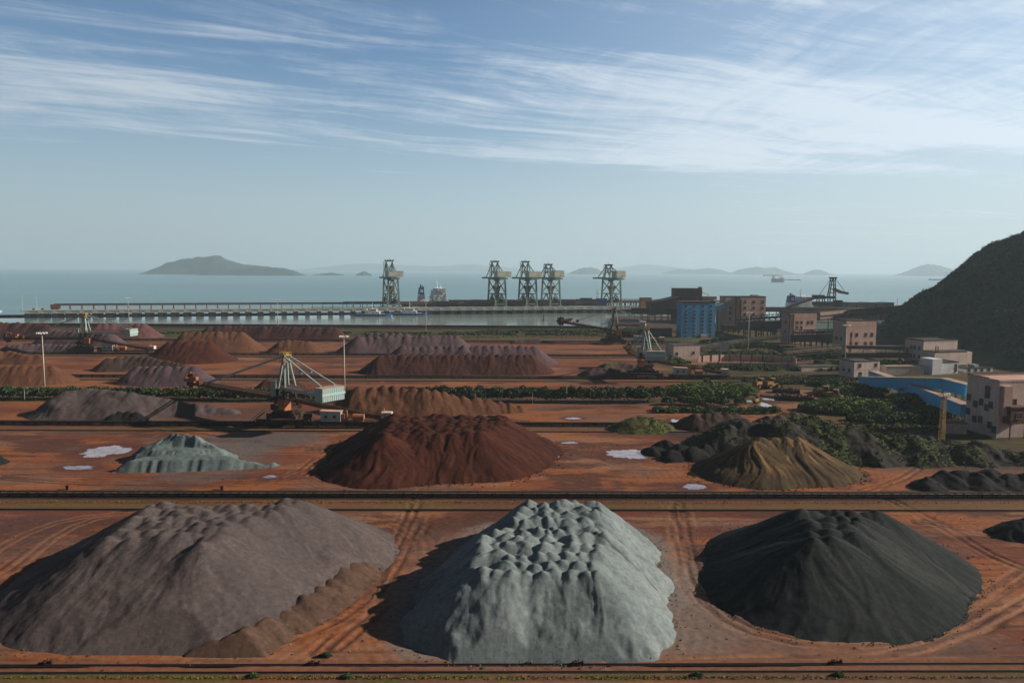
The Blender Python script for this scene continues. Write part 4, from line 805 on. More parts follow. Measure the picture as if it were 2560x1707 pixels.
        xd = t*29; MB().tube((xd-2.1, -4.9, 4.2), (xd+2.1, -4.9, 4.2), 1.25, 1.25, 16).box(xd-1.8, xd-1.4, -5.8, -4, 2.6, 3.4).box(xd+1.4, xd+1.8, -5.8, -4, 2.6, 3.4).build('cable_drum', M['orange_rust'], o)
        MB().box(min(x1-t*3, x1+t*1), max(x1-t*3, x1+t*1), -1.8, 1.8, 3.0, 5.2).bar((x1-t*2, 0, 5), (x1-t*2, 0, 6.5), .3).build('tail_housing', M['pale_wall'], o)
    return o
reclaimer(714, 1062, 'nearest bucket wheel reclaimer, pale blue with boom to the left over the hedge', math.radians(37), 67, .0, 24)
reclaimer(213, 882, 'far left bucket wheel reclaimer with level boom in front of the purple piles', math.radians(4), 57, -.015, 32, 1, 48)
rk3 = reclaimer(1533, 859, 'rusty bucket wheel reclaimer with boom raised against the harbour water', math.radians(14), 41, .125, 20, 1, 38, tone='crane_green')
rk3.scale = (1.08, 1.08, 1.08)
reclaimer(1612, 944, 'teal reclaimer seen end on, its wide counterweight facing the yard', math.radians(86), 45, .02, 19, 1, 46, tone='steel_blue')
# ---------------------------------------------------------------- jetty
def jfr(s, n, z): return JA+JD*s+JN*n+Vector((0, 0, z+4))            # s along, n seaward, z height
def jempty(name, s, n, label, cat, group=None, rz=0): p = jfr(s, n, 0); return empty(name, (p.x, p.y, 0), JANG+rz, label, cat, group)
j = jempty('jetty', 0, 0, 'long concrete jetty on dark piles crossing the harbour', 'jetty'); JL2 = JL+180
MB().box(0, JL2, 0, 30, 5.2, 6.2).build('deck', M['concrete'], j)
nb = 66; stp = JL2/nb
me = MB().box(-3.0, 3.0, .4, 29, -5, 1.6).box(-2.2, 2.2, -.1, .5, 1.6, 2.1).mesh('pile_bent'); me2 = MB().box(-2.4, 2.4, -.35, .4, 1.9, 5.2).mesh('fender_panel'); me3 = MB().box(-stp/2+2.4, stp/2-2.4, -.1, .3, 1.9, 3.0).box(-stp/2+2.4, stp/2-2.4, .35, .5, 3.0, 5.2).mesh('recess_beam')
for i in range(nb):
    x = (i+.5)*stp; link('pile_bent', me, M['wet_concrete'], j, (x, 0, 0)); link('fender_panel', me2, M['concrete'], j, (x, 0, 0)); link('recess_beam', me3, M['concrete'], j, (x+stp/2, 0, 0))
MB().box(-.3, JL2, -.5, .1, 5.2, 6.5).build('edge_kerb', M['concrete'], j)
g = jempty('jetty_conveyor', 35, 14, 'long rust brown conveyor gallery raised on legs along the jetty', 'conveyor gallery'); GL = JL2-60
b = MB().box(0, GL, -1.9, 1.9, 11.3, 13.4).side([(0, 13.4), (GL, 13.4), (GL, 13.7), (0, 13.7)], -2.1, 2.1); b.build('gallery', M['brown_cladding'], g)
MB().box(0, GL, -2.8, -2.0, 10.9, 11.1).box(0, GL, -2.8, -2.7, 11.8, 11.9).build('walkway', M['truss_brown'], g)
me = MB().bar((0, -1.8, 6.2), (0, -1.4, 11.3), .6).bar((0, 1.8, 6.2), (0, 1.4, 11.3), .6).box(-.2, .2, -1.6, 1.6, 8.5, 8.9).box(-1.5, 1.5, -2.4, 2.4, 6.2, 6.5).mesh('leg')
for i in range(70): link('leg', me, M['rust'], g, ((i+.3)*GL/70, 0, 0))
MB().box(-4, 6, -3, 3, 7.2, 12.6).box(-3, 4, -2.4, 2.4, 6.2, 7.2).build('tail_station', M['rust'], g)
c2_ = jempty('jetty_conveyor', 395, 22, 'second darker conveyor on the jetty behind the unloader legs', 'conveyor gallery')
MB().box(0, 560, -1.5, 1.5, 10.4, 14.2).build('gallery', M['brown_cladding'], c2_); me = MB().box(-.3, .3, -1.4, 1.4, 6.2, 10.4).mesh('leg')
for i in range(60): link('leg', me, M['dark_rust'], c2_, ((i+.5)*560/60, 0, 0))
for s, n, h, lab in ((2, 4, 18, 'thin light pole at the left end of the jetty'), (15, 14, 15, 'short lamp post near the left end of the jetty')):
    o = jempty('light_pole', s, n, lab, 'light pole'); MB().tube((0, 0, 6.2), (0, 0, 6+h), .28, .15, 6).build('pole', M['mast_white'], o); MB().box(-1.2, 1.2, -.4, .4, 6+h, 6.5+h).build('lamp_head', M['lamp_glass'], o)
for s, lab in ((14, 'dark bollard heap close to the left end of the jetty'), (24, 'second dark bollard heap beside the start of the jetty conveyor')):
    o = jempty('bollard', s, 5, lab, 'bollard', 'bollards on the jetty'); MB().tube((0, 0, 6.2), (0, 0, 7.6), 1.5, 1.1, 10).tube((0, 0, 7.6), (0, 0, 8.3), 1.8, 1.4, 10).build('bollard_body', M['dark_rust'], o)

# ---------------------------------------------------------------- ship unloaders
UP = {}
def unloader(px, py, label, big):
    s_ = min(range(0, 1200, 1), key=lambda q: abs(to_px(jfr(q, 5, 6.2))[0]-px)); p = jfr(s_, 5, 6.2)
    if big in UP: o = copy_tree(UP[big])
    else:
        o = UP[big] = empty('ship_unloader', (0, 0, 0)); GA = 34; W2 = 8.2; zb = 46
        # local: x along the quay, y seaward, landside legs at y = 0
        me = None
        for y in (0, GA):
            for s in (-1, 1):
                b = MB(); b.bar((s*(W2+.8), y, 1.2), (s*W2*.86, y+(.8 if y == 0 else -.8), zb), 2.3, 2.1); b.box(s*W2-3.4, s*W2+3.4, y-.9, y+.9, 0, 1.6); b.build('leg', M['crane_green'], o)
        b = MB()
        for y in (0, GA):
            b.bar((-W2, y, 4.2), (W2, y, 4.2), 1.2, 1.4); b.bar((-W2, y, 21), (W2, y, 21), 1.1, 1.3); b.bar((-W2, y, zb-1), (W2, y, zb-1), 1.4, 1.6)
            b.bar((-W2, y, 5), (0, y, 20.5), .95); b.bar((W2, y, 5), (0, y, 20.5), .95); b.bar((-W2, y, 21.5), (W2*.9, y, zb-2), 1.15)
        for s in (-1, 1):
            b.bar((s*W2, 0, 21), (s*W2, GA, 21), 1.2, 1.4); b.bar((s*W2*.9, 0, zb-1), (s*W2*.9, GA, zb-1), 1.2, 1.6); b.bar((s*W2, 0, 5), (s*W2, GA/2, 20.5), 1.0); b.bar((s*W2, GA, 5), (s*W2, GA/2, 20.5), 1.0); b.bar((s*W2*.95, 0, 22), (s*W2*.9, GA, zb-2), 1.2)
        b.build('portal_frame', M['crane_green'], o)
        b = MB()
        for s in (-1, 1): b.box(s*3.6-.7, s*3.6+.7, -12, GA+34, zb, zb+2.6); b.box(s*6.6-1.2, s*6.6+1.2, -9, GA+30, zb+.3, zb+.6)
        for y in range(-12, int(GA+34), 7): b.box(-6.5, 6.5, y, y+.7, zb+.2, zb+.9)
        for s in (-1, 1):
            for z in (1.4, 2.0): b.box(s*7.6-.1, s*7.6+.1, -9, GA+30, zb+z-.1, zb+z+.05)
            for k in range(20): b.box(s*7.6-.09, s*7.6+.09, -9+k*3.9, -8.8+k*3.9, zb+.5, zb+2)
        b.box(-7, 7, GA+30, GA+36, zb-.3, zb+2.2); b.box(-6, 7, -13, -9, zb-.6, zb+1.5); b.build('girder', M['crane_green'], o)
        hw, hd, hh = (11.0, 17, 8.6) if big else (8.0, 17, 10.8)
        h = MB().box(-hw+2, hw+2, -11, -11+hd, zb+3.0, zb+3.0+hh).build('machine_house', M['crane_house'], o)
        MB().box(-hw+1.6, hw+2.4, -11.4, -10.6+hd, zb+3.0+hh, zb+3.5+hh).build('roof', M['crane_house'], h)
        b = MB()
        for k in range(9): b.box(-hw+3+k*2*(hw-1)/9, -hw+3.35+k*2*(hw-1)/9, -11.06, -11.0, zb+3.4, zb+5.0)
        b.build('louvre', M['window_dark'], h); MB().box(hw-4.6, hw-3.2, -11.08, -11, zb+5.4, zb+6.6).build('window', M['window_dark'], h)
        ht = 74 if big else 69.5; b = MB()
        for s in (-1, 1):
            b.bar((s*4.5, GA-2, zb+2), (s*4.5, GA-6, ht), 1.6); b.bar((s*4.5, GA-20, zb+2), (s*4.5, GA-8, ht), 1.3); b.bar((s*4.5, GA-4, ht-1), (s*4, GA-34, zb+10), 1.1); b.bar((s*4.5, GA-6, ht-1), (s*4, GA+22, zb+3), .9)
            b.bar((s*4.5, GA-4, zb+14), (s*4.5, GA-15, zb+9), .8); b.bar((s*4.5, GA-5, ht-4), (-s*4.5, GA-3, zb+9), .8)
        b.bar((-4.5, GA-6, ht), (4.5, GA-6, ht), 1.4); b.bar((-4.5, GA-3.5, zb+13), (4.5, GA-3.5, zb+13), .9); b.build('a_frame', M['crane_green'], o)
        b = MB().box(-6.6, 6.6, GA-9, GA-3, ht, ht+.5)
        for x in (-6, -2, 2, 6): b.box(x-.9, x+.9, GA-8, GA-4, ht+.5, ht+2.0); b.box(x-.1, x+.1, GA-8.8, GA-8.6, ht+.4, ht+2.6)
        b.box(-6.6, 6.6, GA-8.9, GA-8.7, ht+2.0, ht+2.2); b.box(-.15, .15, GA-6, GA-5.7, ht, ht+6); b.build('sheave_platform', M['dark_rust'], o)
        b = MB()
        for k in range(9): z = zb+2+k*(ht-zb-3)/9; b.box(-8.6, -5.0, GA-7, GA-5, z, z+.35); b.bar((-8.4, GA-5, z), (-5.4, GA-5, z+(ht-zb-3)/9), .35)
        b.bar((-8.5, GA-6, zb), (-8.5, GA-6, ht), .35); b.build('stair_tower', M['crane_green'], o)
        b = MB(); b.add([(-6.2, 8, 33), (3.4, 8, 33), (3.4, 20, 33), (-6.2, 20, 33), (-3, 12, 20), (0, 12, 20), (0, 16, 20), (-3, 16, 20)], [(3, 2, 1, 0)[::-1], (4, 5, 6, 7)[::-1], (0, 1, 5, 4)[::-1], (1, 2, 6, 5)[::-1], (2, 3, 7, 6)[::-1], (3, 0, 4, 7)[::-1]]); b.box(-6.6, 3.8, 7.6, 20.4, 33, 34.4); b.box(-3.2, .2, 11.5, 16.5, 8, 20); b.build('hopper', M['rust'], o)
        MB().box(-5, 4, 6, 20, 6.5, 10.5).bar((-8, 10, 9), (6, 6, 16), 1.6).box(1.5, 6.5, 2, 8, 9, 13).build('discharge_conveyor', M['dark_rust'], o)
        if big: MB().tube((-W2-4.6, 5, 13), (-W2-2.8, 5, 13), 4.0, 4.0, 20).tube((-W2-2.8, 5, 13), (-W2, 5, 13), .7, .7, 8).build('cable_reel', M['dark_rust'], o)
        MB().box(-2.4, 2.4, 18, 24, zb-4.2, zb-.6).box(2.6, 5, 19, 23, zb-3.6, zb-.8).build('trolley_cabin', M['crane_green'], o)
    o.location = (p.x, p.y, 6.2); o.rotation_euler = (0, 0, math.radians(20)); o.scale = (.95, .95, .88); tag(o, label, 'ship unloader', 'grab ship unloaders on the jetty')
unloader(983, 765, 'tall green ship unloader standing alone left of the ship funnel', True); unloader(1252, 764, 'green ship unloader, leftmost of the three that stand together', True); unloader(1329, 764, 'green ship unloader in the middle of the three that stand together', True)
unloader(1387, 762, 'green ship unloader with a square house, rightmost of the trio', False); unloader(1541, 760, 'lone green ship unloader with a square house above the raised boom', False)

# ---------------------------------------------------------------- ships, tugs, buoy
def hull(b, L, B, z0, z1, bow=.12, sheer=2.0):
    pts = [(0, -B*.42), (L*.03, -B/2), (L*(1-bow), -B/2), (L*(1-bow*.35), -B*.3), (L, 0)]; low = [(L*.02, -B*.3), (L*.06, -B*.46), (L*(1-bow*1.2), -B*.46), (L*(1-bow*.6), -B*.22), (L*.985, 0)]
    n = len(pts); up_ = pts+[(x, -y) for x, y in reversed(pts[:-1])]; lo_ = low+[(x, -y) for x, y in reversed(low[:-1])]; m_ = len(up_)
    zz = lambda x: z1+sheer*max(0, (x-L*.85)/(L*.15))**2
    b.add([(x, y, z0) for x, y in lo_]+[(x, y, zz(x)) for x, y in up_], [tuple(range(m_-1, -1, -1)), tuple(range(m_, 2*m_))]+[(i, (i+1) % m_, m_+(i+1) % m_, m_+i) for i in range(m_)]); return b
def bulk_ship(o, L, B, dz, hatch, hm, funnel_s, block_s, nh, open_hatch=False):
    hull(MB(), L, B, -5, dz, .1, 4).build('hull', M['ship_dark'], o); MB().box(L*.02, L*.9, -B*.44, B*.44, dz, dz+.4).build('main_deck', M['deck_red'], o)
    x = funnel_s; f = MB().side([(x-5, dz), (x+4.4, dz), (x+4.0, dz+11), (x+3.4, dz+23), (x-3.4, dz+21.5), (x-4.6, dz+10)], -4.5, 4.5).build('funnel', M['ship_blue'], o)
    MB().side([(x-5.3, dz), (x+4.8, dz), (x+4.4, dz+11), (x-4.9, dz+11)], -4.9, 4.9).build('funnel_casing', M['ship_white'], f); MB().tube((x-1, 0, dz+22), (x-.6, 0, dz+26), 1.3, 1.1, 10).tube((x+1.5, 0, dz+22), (x+1.8, 0, dz+24.5), .7, .6, 8).build('exhaust_pipe', M['ship_dark'], f)
    MB().box(x-2.2, x+2.2, -4.62, -4.5, dz+15.2, dz+16.4).box(x-2.0, x+2.0, -4.62, -4.5, dz+17.4, dz+18.3).build('funnel_mark', M['ship_white'], f)
    x = block_s; h = MB(); 
    for k, (w0, w1, z0, z1) in enumerate(((-9, 11, 0, 3), (-8.6, 10.6, 3, 6), (-8.3, 10.3, 6, 9), (-8, 10, 9, 12), (-7.6, 10, 12, 15), (-7, 9.6, 15, 17.6))): h.box(x+w0, x+w1, -B*.40+k*.6, B*.40-k*.6, dz+z0, dz+z1-.25); h.box(x+w0-.4, x+w1+.5, -B*.42+k*.6, B*.42-k*.6, dz+z1-.25, dz+z1)
    h = h.build('superstructure', M['ship_white'], o)
    MB().box(x-3, x+9, -B*.52, B*.52, dz+17.6, dz+20.4).box(x-3.4, x+9.4, -B*.53, B*.53, dz+20.4, dz+20.7).build('bridge', M['ship_white'], h)
    b = MB()
    for k in range(6):
        for q in range(5): b.box(x-5.5+q*3.4, x-4.6+q*3.4, -B*.40+k*.6-.07, -B*.40+k*.6, dz+k*3+1.2, dz+k*3+2.0)
    b.box(x-2, x+8, -B*.52-.06, -B*.52, dz+18.6, dz+19.6); b.build('window', M['window_dark'], h)
    MB().tube((x-1, 0, dz+20), (x-1, 0, dz+33), 1.1, .5, 8).box(x-2.6, x+2.4, -2.5, 2.5, dz+27, dz+27.5).box(x-1.3, x-.7, -4.5, 4.5, dz+31, dz+31.4).tube((x+5, 3, dz+20), (x+5, 3, dz+24), .8, .8, 8).bar((x+5, -3, dz+20), (x+5, -3, dz+25), .4).build('radar_mast', M['ship_white'], h)
    MB().bar((x-12, -B*.42, dz+.4), (x-12, -B*.42, dz+9), .5).bar((x-12, -B*.42, dz+9), (x-30, -B*.42, dz+1.5), 1.4).build('gangway_davit', M['ship_white'], o)
    x0 = block_s+18; sp = (L*.9-x0)/nh
    for k in range(nh):
        xa = x0+k*sp+2; xb = x0+(k+1)*sp-3; hh = hatch
        MB().box(xa, xb, -B*.33, B*.33, dz+.4, dz+1.6+hh*.15).build('hatch_coaming', M['deck_red'], o); mid = (xa+xb)/2
        MB().box(xa-1, mid-.3, -B*.36, B*.36, dz+1.6+hh*.15, dz+hh).box(mid+.3, xb+1, -B*.36, B*.36, dz+1.6+hh*.15, dz+hh*1.05).build('hatch_cover', M[hm], o)
    MB().tube((L*.955, 0, dz+2), (L*.955, 0, dz+18), .6, .35, 8).box(L*.95, L*.96, -2, 2, dz+13, dz+13.4).build('foremast', M['ship_white'], o)
s_of = lambda px, py, z: (lambda q: (q-JA).dot(JD))(G(px, py, z))
sp_ = jfr(0, 0, 0); ship1 = jempty('bulk_carrier', s_of(1004, 765, 6.2), 56, 'bulk carrier with white deckhouse and blue funnel moored behind the jetty', 'ship')
bulk_ship(ship1, 325, 46, 11.5, 2.8, 'deck_red', 30, 54, 9)
p = AT(1955, 772, 1010); ship2 = empty('bulk_carrier', (p.x, p.y, 0), .10, 'dark bulk carrier with open green hatch covers beyond the brown buildings', 'ship'); bulk_ship(ship2, 172, 30, 12.0, 11, 'hatch_green', 12, 27, 4); ship2.scale = (1, 1, .82)
def tug(px, py, label, rz=0):
    p = G(px, py, -4); o = empty('tugboat', (p.x, p.y, -4), rz, label, 'tugboat', 'tugboats moored at the jetty')
    hull(MB(), 50, 11, -1, 2.6, .3, 3).build('hull', M['ship_blue'], o); MB().box(3, 40, -4.2, 4.2, 2.6, 3.2).build('main_deck', M['concrete'], o)
    h = MB().box(14, 34, -3.6, 3.6, 3.2, 6.4).box(20, 30, -3.2, 3.2, 6.4, 9.4).box(19.6, 30.6, -3.5, 3.5, 9.4, 9.7).build('deckhouse', M['ship_white'], o)
    MB().box(20.6, 29.4, -3.27, -3.2, 7.6, 8.9).box(16, 18, -3.67, -3.6, 4.4, 5.4).box(24, 26, -3.67, -3.6, 4.4, 5.4).box(29, 31, -3.67, -3.6, 4.4, 5.4).build('window', M['window_dark'], h)
    MB().tube((24, 0, 9.6), (24, 0, 19), .35, .2, 6).box(23.8, 24.2, -2.5, 2.5, 14.5, 14.8).bar((24, 0, 17), (31, 0, 10), .15).build('signal_mast', M['ship_white'], o)
    me = MB().tube((0, 0, 3.2), (0, 0, 8.6), .8, .7, 10).mesh('funnel')
    for y in (-2, 2): link('funnel', me, M['ship_white'], o, (16.5, y, 1.0))
    me = MB().tube((0, 0, 0), (0, .5, 0), .8, .8, 10).mesh('tyre_fender')
    for k in range(6): link('tyre_fender', me, M['tyre'], o, (8+6*k, -5.9, 2.0))
tug(887, 790, 'blue hulled tugboat moored under the lone left unloader', .06); tug(981, 788, 'blue hulled tugboat with white wheelhouse moored below the ship', .05)
p = G(1359, 802, -4); o = empty('buoy', (p.x, p.y, -4), 0, 'small dark channel buoy floating in the harbour', 'buoy'); MB().tube((0, 0, -.5), (0, 0, 1.4), 1.6, 1.6, 12).build('float', M['ship_dark'], o); MB().tube((0, 0, 1.4), (0, 0, 6), .9, .35, 6).box(-.7, .7, -.7, .7, 6, 7.6).build('topmark', M['ship_dark'], o)
p = G(-4, 781, -4); o = empty('workboat', (p.x-14, p.y, -4), .1, 'small white workboat just entering at the left edge', 'boat'); hull(MB(), 18, 6, -.5, 2, .3, 1).build('hull', M['ship_white'], o); MB().box(5, 12, -2, 2, 2, 5).build('cabin', M['ship_white'], o)
p = G(160, 798, -4); o = empty('buoy', (p.x, p.y, -4), 0, 'small dark mooring buoy before the left part of the jetty', 'buoy'); MB().tube((0, 0, -.4), (0, 0, .9), 1.5, 1.3, 10).build('float', M['ship_dark'], o); MB().tube((0, 0, .9), (0, 0, 2), .3, .2, 6).build('mooring_ring', M['ship_dark'], o)
def far_ship(px, py, lpx, label, long_deck=False):
    p = G(px, py, -4); k = p.y/F; L = lpx*k; o = empty('cargo_ship', (p.x, p.y, -4), 0, label, 'ship', 'ships out at sea'); b = MB(); hull(b, L, L*.14, -2, L*.045 if long_deck else L*.07, .1, 2).build('hull', M['ship_dark'], o)
    x = L*.1; hh = L*.11 if long_deck else L*.10; h = MB().box(L*.03, L*.14, -L*.05, L*.05, L*.045, hh).box(L*.05, L*.13, -L*.06, L*.06, hh, hh*1.15).build('superstructure', M['ship_white'], o); MB().bar((x, 0, hh), (x, 0, hh*1.7), L*.006).build('radar_mast', M['ship_white'], h)
    for i in range(5): MB().box(L*(.2+.14*i), L*(.3+.14*i), -L*.04, L*.04, L*.045, L*.062 if long_deck else L*.085).build('hatch_cover', M['hatch_green'], o)
far_ship(1908, 690.5, 50, 'farther of the two hazy anchored ships')
p = G(1929, 705.5, -4); k = p.y/F; o = empty('dredger', (p.x, p.y, -4), 0, 'hazy anchored vessel with a very long low boom to its right', 'ship', 'ships out at sea')
hull(MB(), 32*k, 10*k, -2, 9*k, .18, 3).build('hull', M['ship_dark'], o); MB().box(2*k, 6*k, -3*k, 3*k, 9*k, 16*k).box(1.5*k, 7*k, -3.4*k, 3.4*k, 16*k, 18*k).box(20*k, 28*k, -3*k, 3*k, 9*k, 13*k).build('superstructure', M['ship_white'], o); MB().bar((30*k, 0, 6.6*k), (72*k, 0, 5.8*k), 2.6*k, 2.2*k).build('boom', M['ship_dark'], o)
far_ship(2322, 701, 44, 'hazy low ship close to the wooded hill')
# ---------------------------------------------------------------- buildings on the right
WIN = {}
def win_mesh(w, h):
    k = (round(w, 2), round(h, 2))
    if k not in WIN:
        a = MB().add([(-w/2, -.03, -h/2), (w/2, -.03, -h/2), (w/2, -.03, h/2), (-w/2, -.03, h/2)], [(0, 1, 2, 3)]).mesh('window'); b = MB()
        b.box(-w/2-.12, -w/2, -.12, 0, -h/2, h/2).box(w/2, w/2+.12, -.12, 0, -h/2, h/2).box(-w/2-.2, w/2+.2, -.3, 0, -h/2-.2, -h/2).box(-w/2-.12, w/2+.12, -.16, 0, h/2, h/2+.14).box(-.05, .05, -.08, -.03, -h/2, h/2).box(-w/2, w/2, -.08, -.03, h*.12, h*.12+.08)
        WIN[k] = (a, b.mesh('window_frame'))
    return WIN[k]
def window(o, x, y, z, w=1.6, h=1.8, rz=0, m='window_dark'):
    a, b = win_mesh(w, h); q = link('window', a, M[m], o, (x, y, z)); q.rotation_euler = (0, 0, rz); link('window_frame', b, M['window_frame'], q); return q
def block(px, py, dist, w, dep, h, label, wall, roof='dark_roof', rz=0, name='building', par=.8, zb=0, cat='building', group=None, front=(), side=(), ws=(1.7, 1.9), bands=()):
    p = AT(px, py, dist); o = empty(name, (p.x, p.y, zb), rz, label, cat, group)
    b = MB().box(0, w, 0, dep, -1.5, h); b.build('wall', M[wall], o)
    b = MB().box(-.15, w+.15, -.15, .35, h, h+par).box(-.15, w+.15, dep-.35, dep+.15, h, h+par).box(-.15, .35, .35, dep-.35, h, h+par).box(w-.35, w+.15, .35, dep-.35, h, h+par); b.build('parapet', M[wall if par > 1 else roof], o)
    MB().box(.35, w-.35, .35, dep-.35, h, h+.12).build('roof', M[roof], o)
    for z in bands: MB().box(-.1, w+.1, -.1, 0, z, z+.35).box(-.1, 0, 0, dep, z, z+.35).build('ledge', M[wall], o)
    for fx, fz in front: window(o, fx*w, 0, fz*h, *ws)
    for fy, fz in side: window(o, 0, fy*dep, fz*h, ws[0], ws[1], -PI/2)
    return o
def hgt(py, px, dist): return AT(px, py, dist).z
gr = 'ore transfer buildings'
# blue eight-storey transfer tower
d = 680; o = block(1703, 845, d, 87/F*d*1.02, 13, hgt(757, 1745, d), 'tall bright blue tower building with rows of small windows', 'blue_wall', 'rust', .13, 'tower_building', .9, ws=(1.6, 1.5),
    front=[(x, z) for z in (.05, .155, .255, .355, .46, .56, .66, .76, .90) for x in (.13, .375, .625, .865)], side=[(.5, z) for z in (.3, .5, .7)])
b = MB()
for k in range(8): z = 2+k*3.3; b.bar((7.6, -.12, z), (8.9, -.12, z+1.9), .22); b.box(8.7, 9.5, -.25, -.02, z+1.6, z+2.3)
b.build('cable_tray', M['blue_panel'], o); MB().box(17.5, 23.5, -3.2, -.02, -1, 2.6).build('porch', M['brown_wall'], o); MB().box(-.3, 32, -.5, 13.4, hgt(757, 1745, d)+.9, hgt(757, 1745, d)+1.2).build('roof_slab', M['rust'], o)
d = 745; H = hgt(743, 1850, d); o = block(1812, 830, d, 108/F*d, 14, H, 'plain brown concrete building with a flat roof behind the blue tower', 'brown_wall', rz=.15, name='transfer_building', group=gr, ws=(2.2, 2.4), front=[(x, z) for z in (.86, .69, .5, .32) for x in (.48, .70, .92)][:10]+[(.12, .55), (.12, .38), (.12, .7)])
MB().box(10.5, 14.5, -1.2, -.02, -1, H+.5).box(15.6, 16.4, -.8, -.02, -1, H-2).build('pilaster', M['brown_cladding'], o); MB().box(-5, -.02, 1, 11, -1, H-6).build('side_wing', M['brown_wall'], o); MB().box(30, 36, 4, 9, H+.12, H+2.2).build('roof_hut', M['brown_wall'], o)
p = AT(1788, 776, 722); o = empty('gallery', (p.x, p.y, p.z), 0, 'short pale cyan gallery between the blue tower and the plain brown building', 'conveyor gallery'); MB().side([(0, -1), (9, 1.5), (9, 7), (0, 4)], 0, 6).build('gallery', M['cabin_blue'], o); MB().box(3, 4, 2, 3, -26, -.4).build('leg', M['brown_cladding'], o)
d = 622; H = hgt(783, 2000, d); o = block(1973, 862, d, 76/F*d, 12.5, H, 'brown concrete building left of the long trestle bridge', 'brown_wall', rz=.22, name='transfer_building', group=gr, ws=(2.0, 2.3), front=[(.27, .70), (.43, .70), (.68, .70), (.83, .70), (.27, .54), (.43, .54), (.68, .42), (.83, .42)], side=[(.5, .4), (.5, .7)])
MB().box(-.9, 1.6, -1.3, -.02, -1, H-.8).box(2.4, 3.4, -.7, -.02, -1, H-.6).build('pilaster', M['brown_cladding'], o)
d = 528; H = hgt(803, 2140, d); o = block(2112, 896, d, 90/F*d, 14, H, 'brown concrete building with two rows of four windows by the inlet', 'brown_wall', rz=.24, name='transfer_building', group=gr, ws=(2.0, 2.4), front=[(x, z) for z in (.62, .37) for x in (.17, .36, .66, .86)], side=[(.35, .5), (.7, .5)])
MB().box(-.9, 2.2, -1.3, -.02, -1, H-.6).build('pilaster', M['brown_wall'], o); MB().bar((4.6, -.15, 3), (4.6, -.15, H*.7), .3).bar((3.8, -.15, H*.7), (5.2, -.15, H*.7), .25).build('drain_pipe', M['rust'], o)
# pale two-tier building under the hill
d = 492; H = hgt(853, 2340, d); o = block(2306, 912, d, 107/F*d*1.0, 16, H, 'pale two tier building with blank upper wall under the wooded hill', 'pale_wall', rz=.26, name='pump_building', par=.9, ws=(1.5, 2.3), side=[(.2, .68), (.45, .68), (.62, .68), (.2, .3), (.45, .3), (.62, .3), (.85, .5)], bands=(H-.6,))
an = MB().box(.5, 27, -9, -.05, -1.5, H*.58).build('annex', M['pale_wall'], o); MB().box(.3, 27.3, -9.3, 0, H*.58, H*.58+.5).build('roof', M['dark_roof'], an); MB().box(27.1, 34, -6, 8, -1, H*.52).box(28.2, 33.5, 8, 14, -1, H*.8).build('side_wing', M['pale_wall'], o)
for x in (.6, 2.4): MB().tube((x, -9.5, H*.58), (x, -9.5, H*.58+4), .3, .3, 6).build('vent_pipe', M['rust'], o)
d = 424; H = hgt(905, 2160, d); o = block(2134, 951, d, 77/F*d, 12.5, H, 'pale two storey block where the blue conveyor galleries begin', 'pale_wall', rz=.25, name='transfer_building', ws=(1.7, 1.9), front=[(.22, .78), (.85, .78), (.25, .26)], side=[(.3, .45), (.7, .45)], bands=(H*.52,))
d = 442; H = hgt(908, 2380, d); o = block(2333, 950, d, 75/F*d, 12, H, 'bright white building with a blank wall behind the blue gallery', 'white_wall', rz=.24, name='office_building', par=.6, ws=(1.5, 2.0), front=[(.91, .70), (.91, .34), (.06, .4), (.13, .4), (.2, .4)], side=[(.4, .4)]); MB().box(-2.6, 4.2, -1.6, 8, -1, H+2.6).build('stair_block', M['white_wall'], o)
d = 452; H = hgt(922, 2450, d); o = block(2409, 950, d, 86/F*d, 10, H, 'long white single storey building with four dark windows under the hill', 'white_wall', rz=.2, name='office_building', ws=(1.7, 1.8), front=[(.17, .55), (.40, .55), (.62, .55), (.86, .55)]); MB().tube((9, 8, H), (9, 8, H+1.2), .5, .5, 8).box(12, 15, 5, 9, H+.12, H+1.6).build('roof_vent', M['steel_blue'], o)
d = 438; block(2214, 938, d, 104/F*d, 6, hgt(917, 2260, d), 'long blank tan wall building between the two storey block and the white one', 'pale_wall', 'tan_roof', rz=.10, name='store_building', par=.35)
# large building at the right edge
p0 = G(2490, 1094); rz = .17; H = 20.6
o = empty('transfer_building', (p0.x, p0.y, 0), rz, 'large weathered pale building at the right edge with rust stains', 'building', gr)
W_, DP = 34, 15
MB().box(0, W_, 0, DP, -2, H).build('wall', M['pale_wall'], o); MB().box(-.15, W_, -.15, .4, H, H+.7).box(-.15, .4, .4, DP, H, H+.7).box(.4, W_, DP-.4, DP, H, H+.9).build('parapet', M['pale_wall'], o); MB().box(.4, W_, .4, DP-.4, H, H+.15).build('roof', M['pink_roof'], o); MB().box(.1, W_, DP-.6, DP-.1, H+.9, H+1.2).box(-.25, .25, 5, DP, H+.7, H+.95).build('coping', M['dark_roof'], o)
for fy, fz in ((.22, .56), (.22, .20), (.52, .58), (.52, .26), (.70, .52), (.70, .24), (.92, .62), (.92, .36), (.08, .14)): window(o, 0, fy*DP, fz*H, 1.9, 2.3, -PI/2)
window(o, -.02, .34*DP, .78*H, 2.2, 4.4, -PI/2); window(o, -.02, .34*DP, .5*H, 1.9, 2.2, -PI/2)
for fx, fz in ((.19, .62), (.45, .66), (.45, .36), (.7, .66), (.7, .3)): window(o, fx*W_, 0, fz*H, 2.4, 2.6)
MB().box(.6, 4.2, -1.8, -.03, H*.40, H*.93).build('duct_shaft', M['brown_wall'], o)
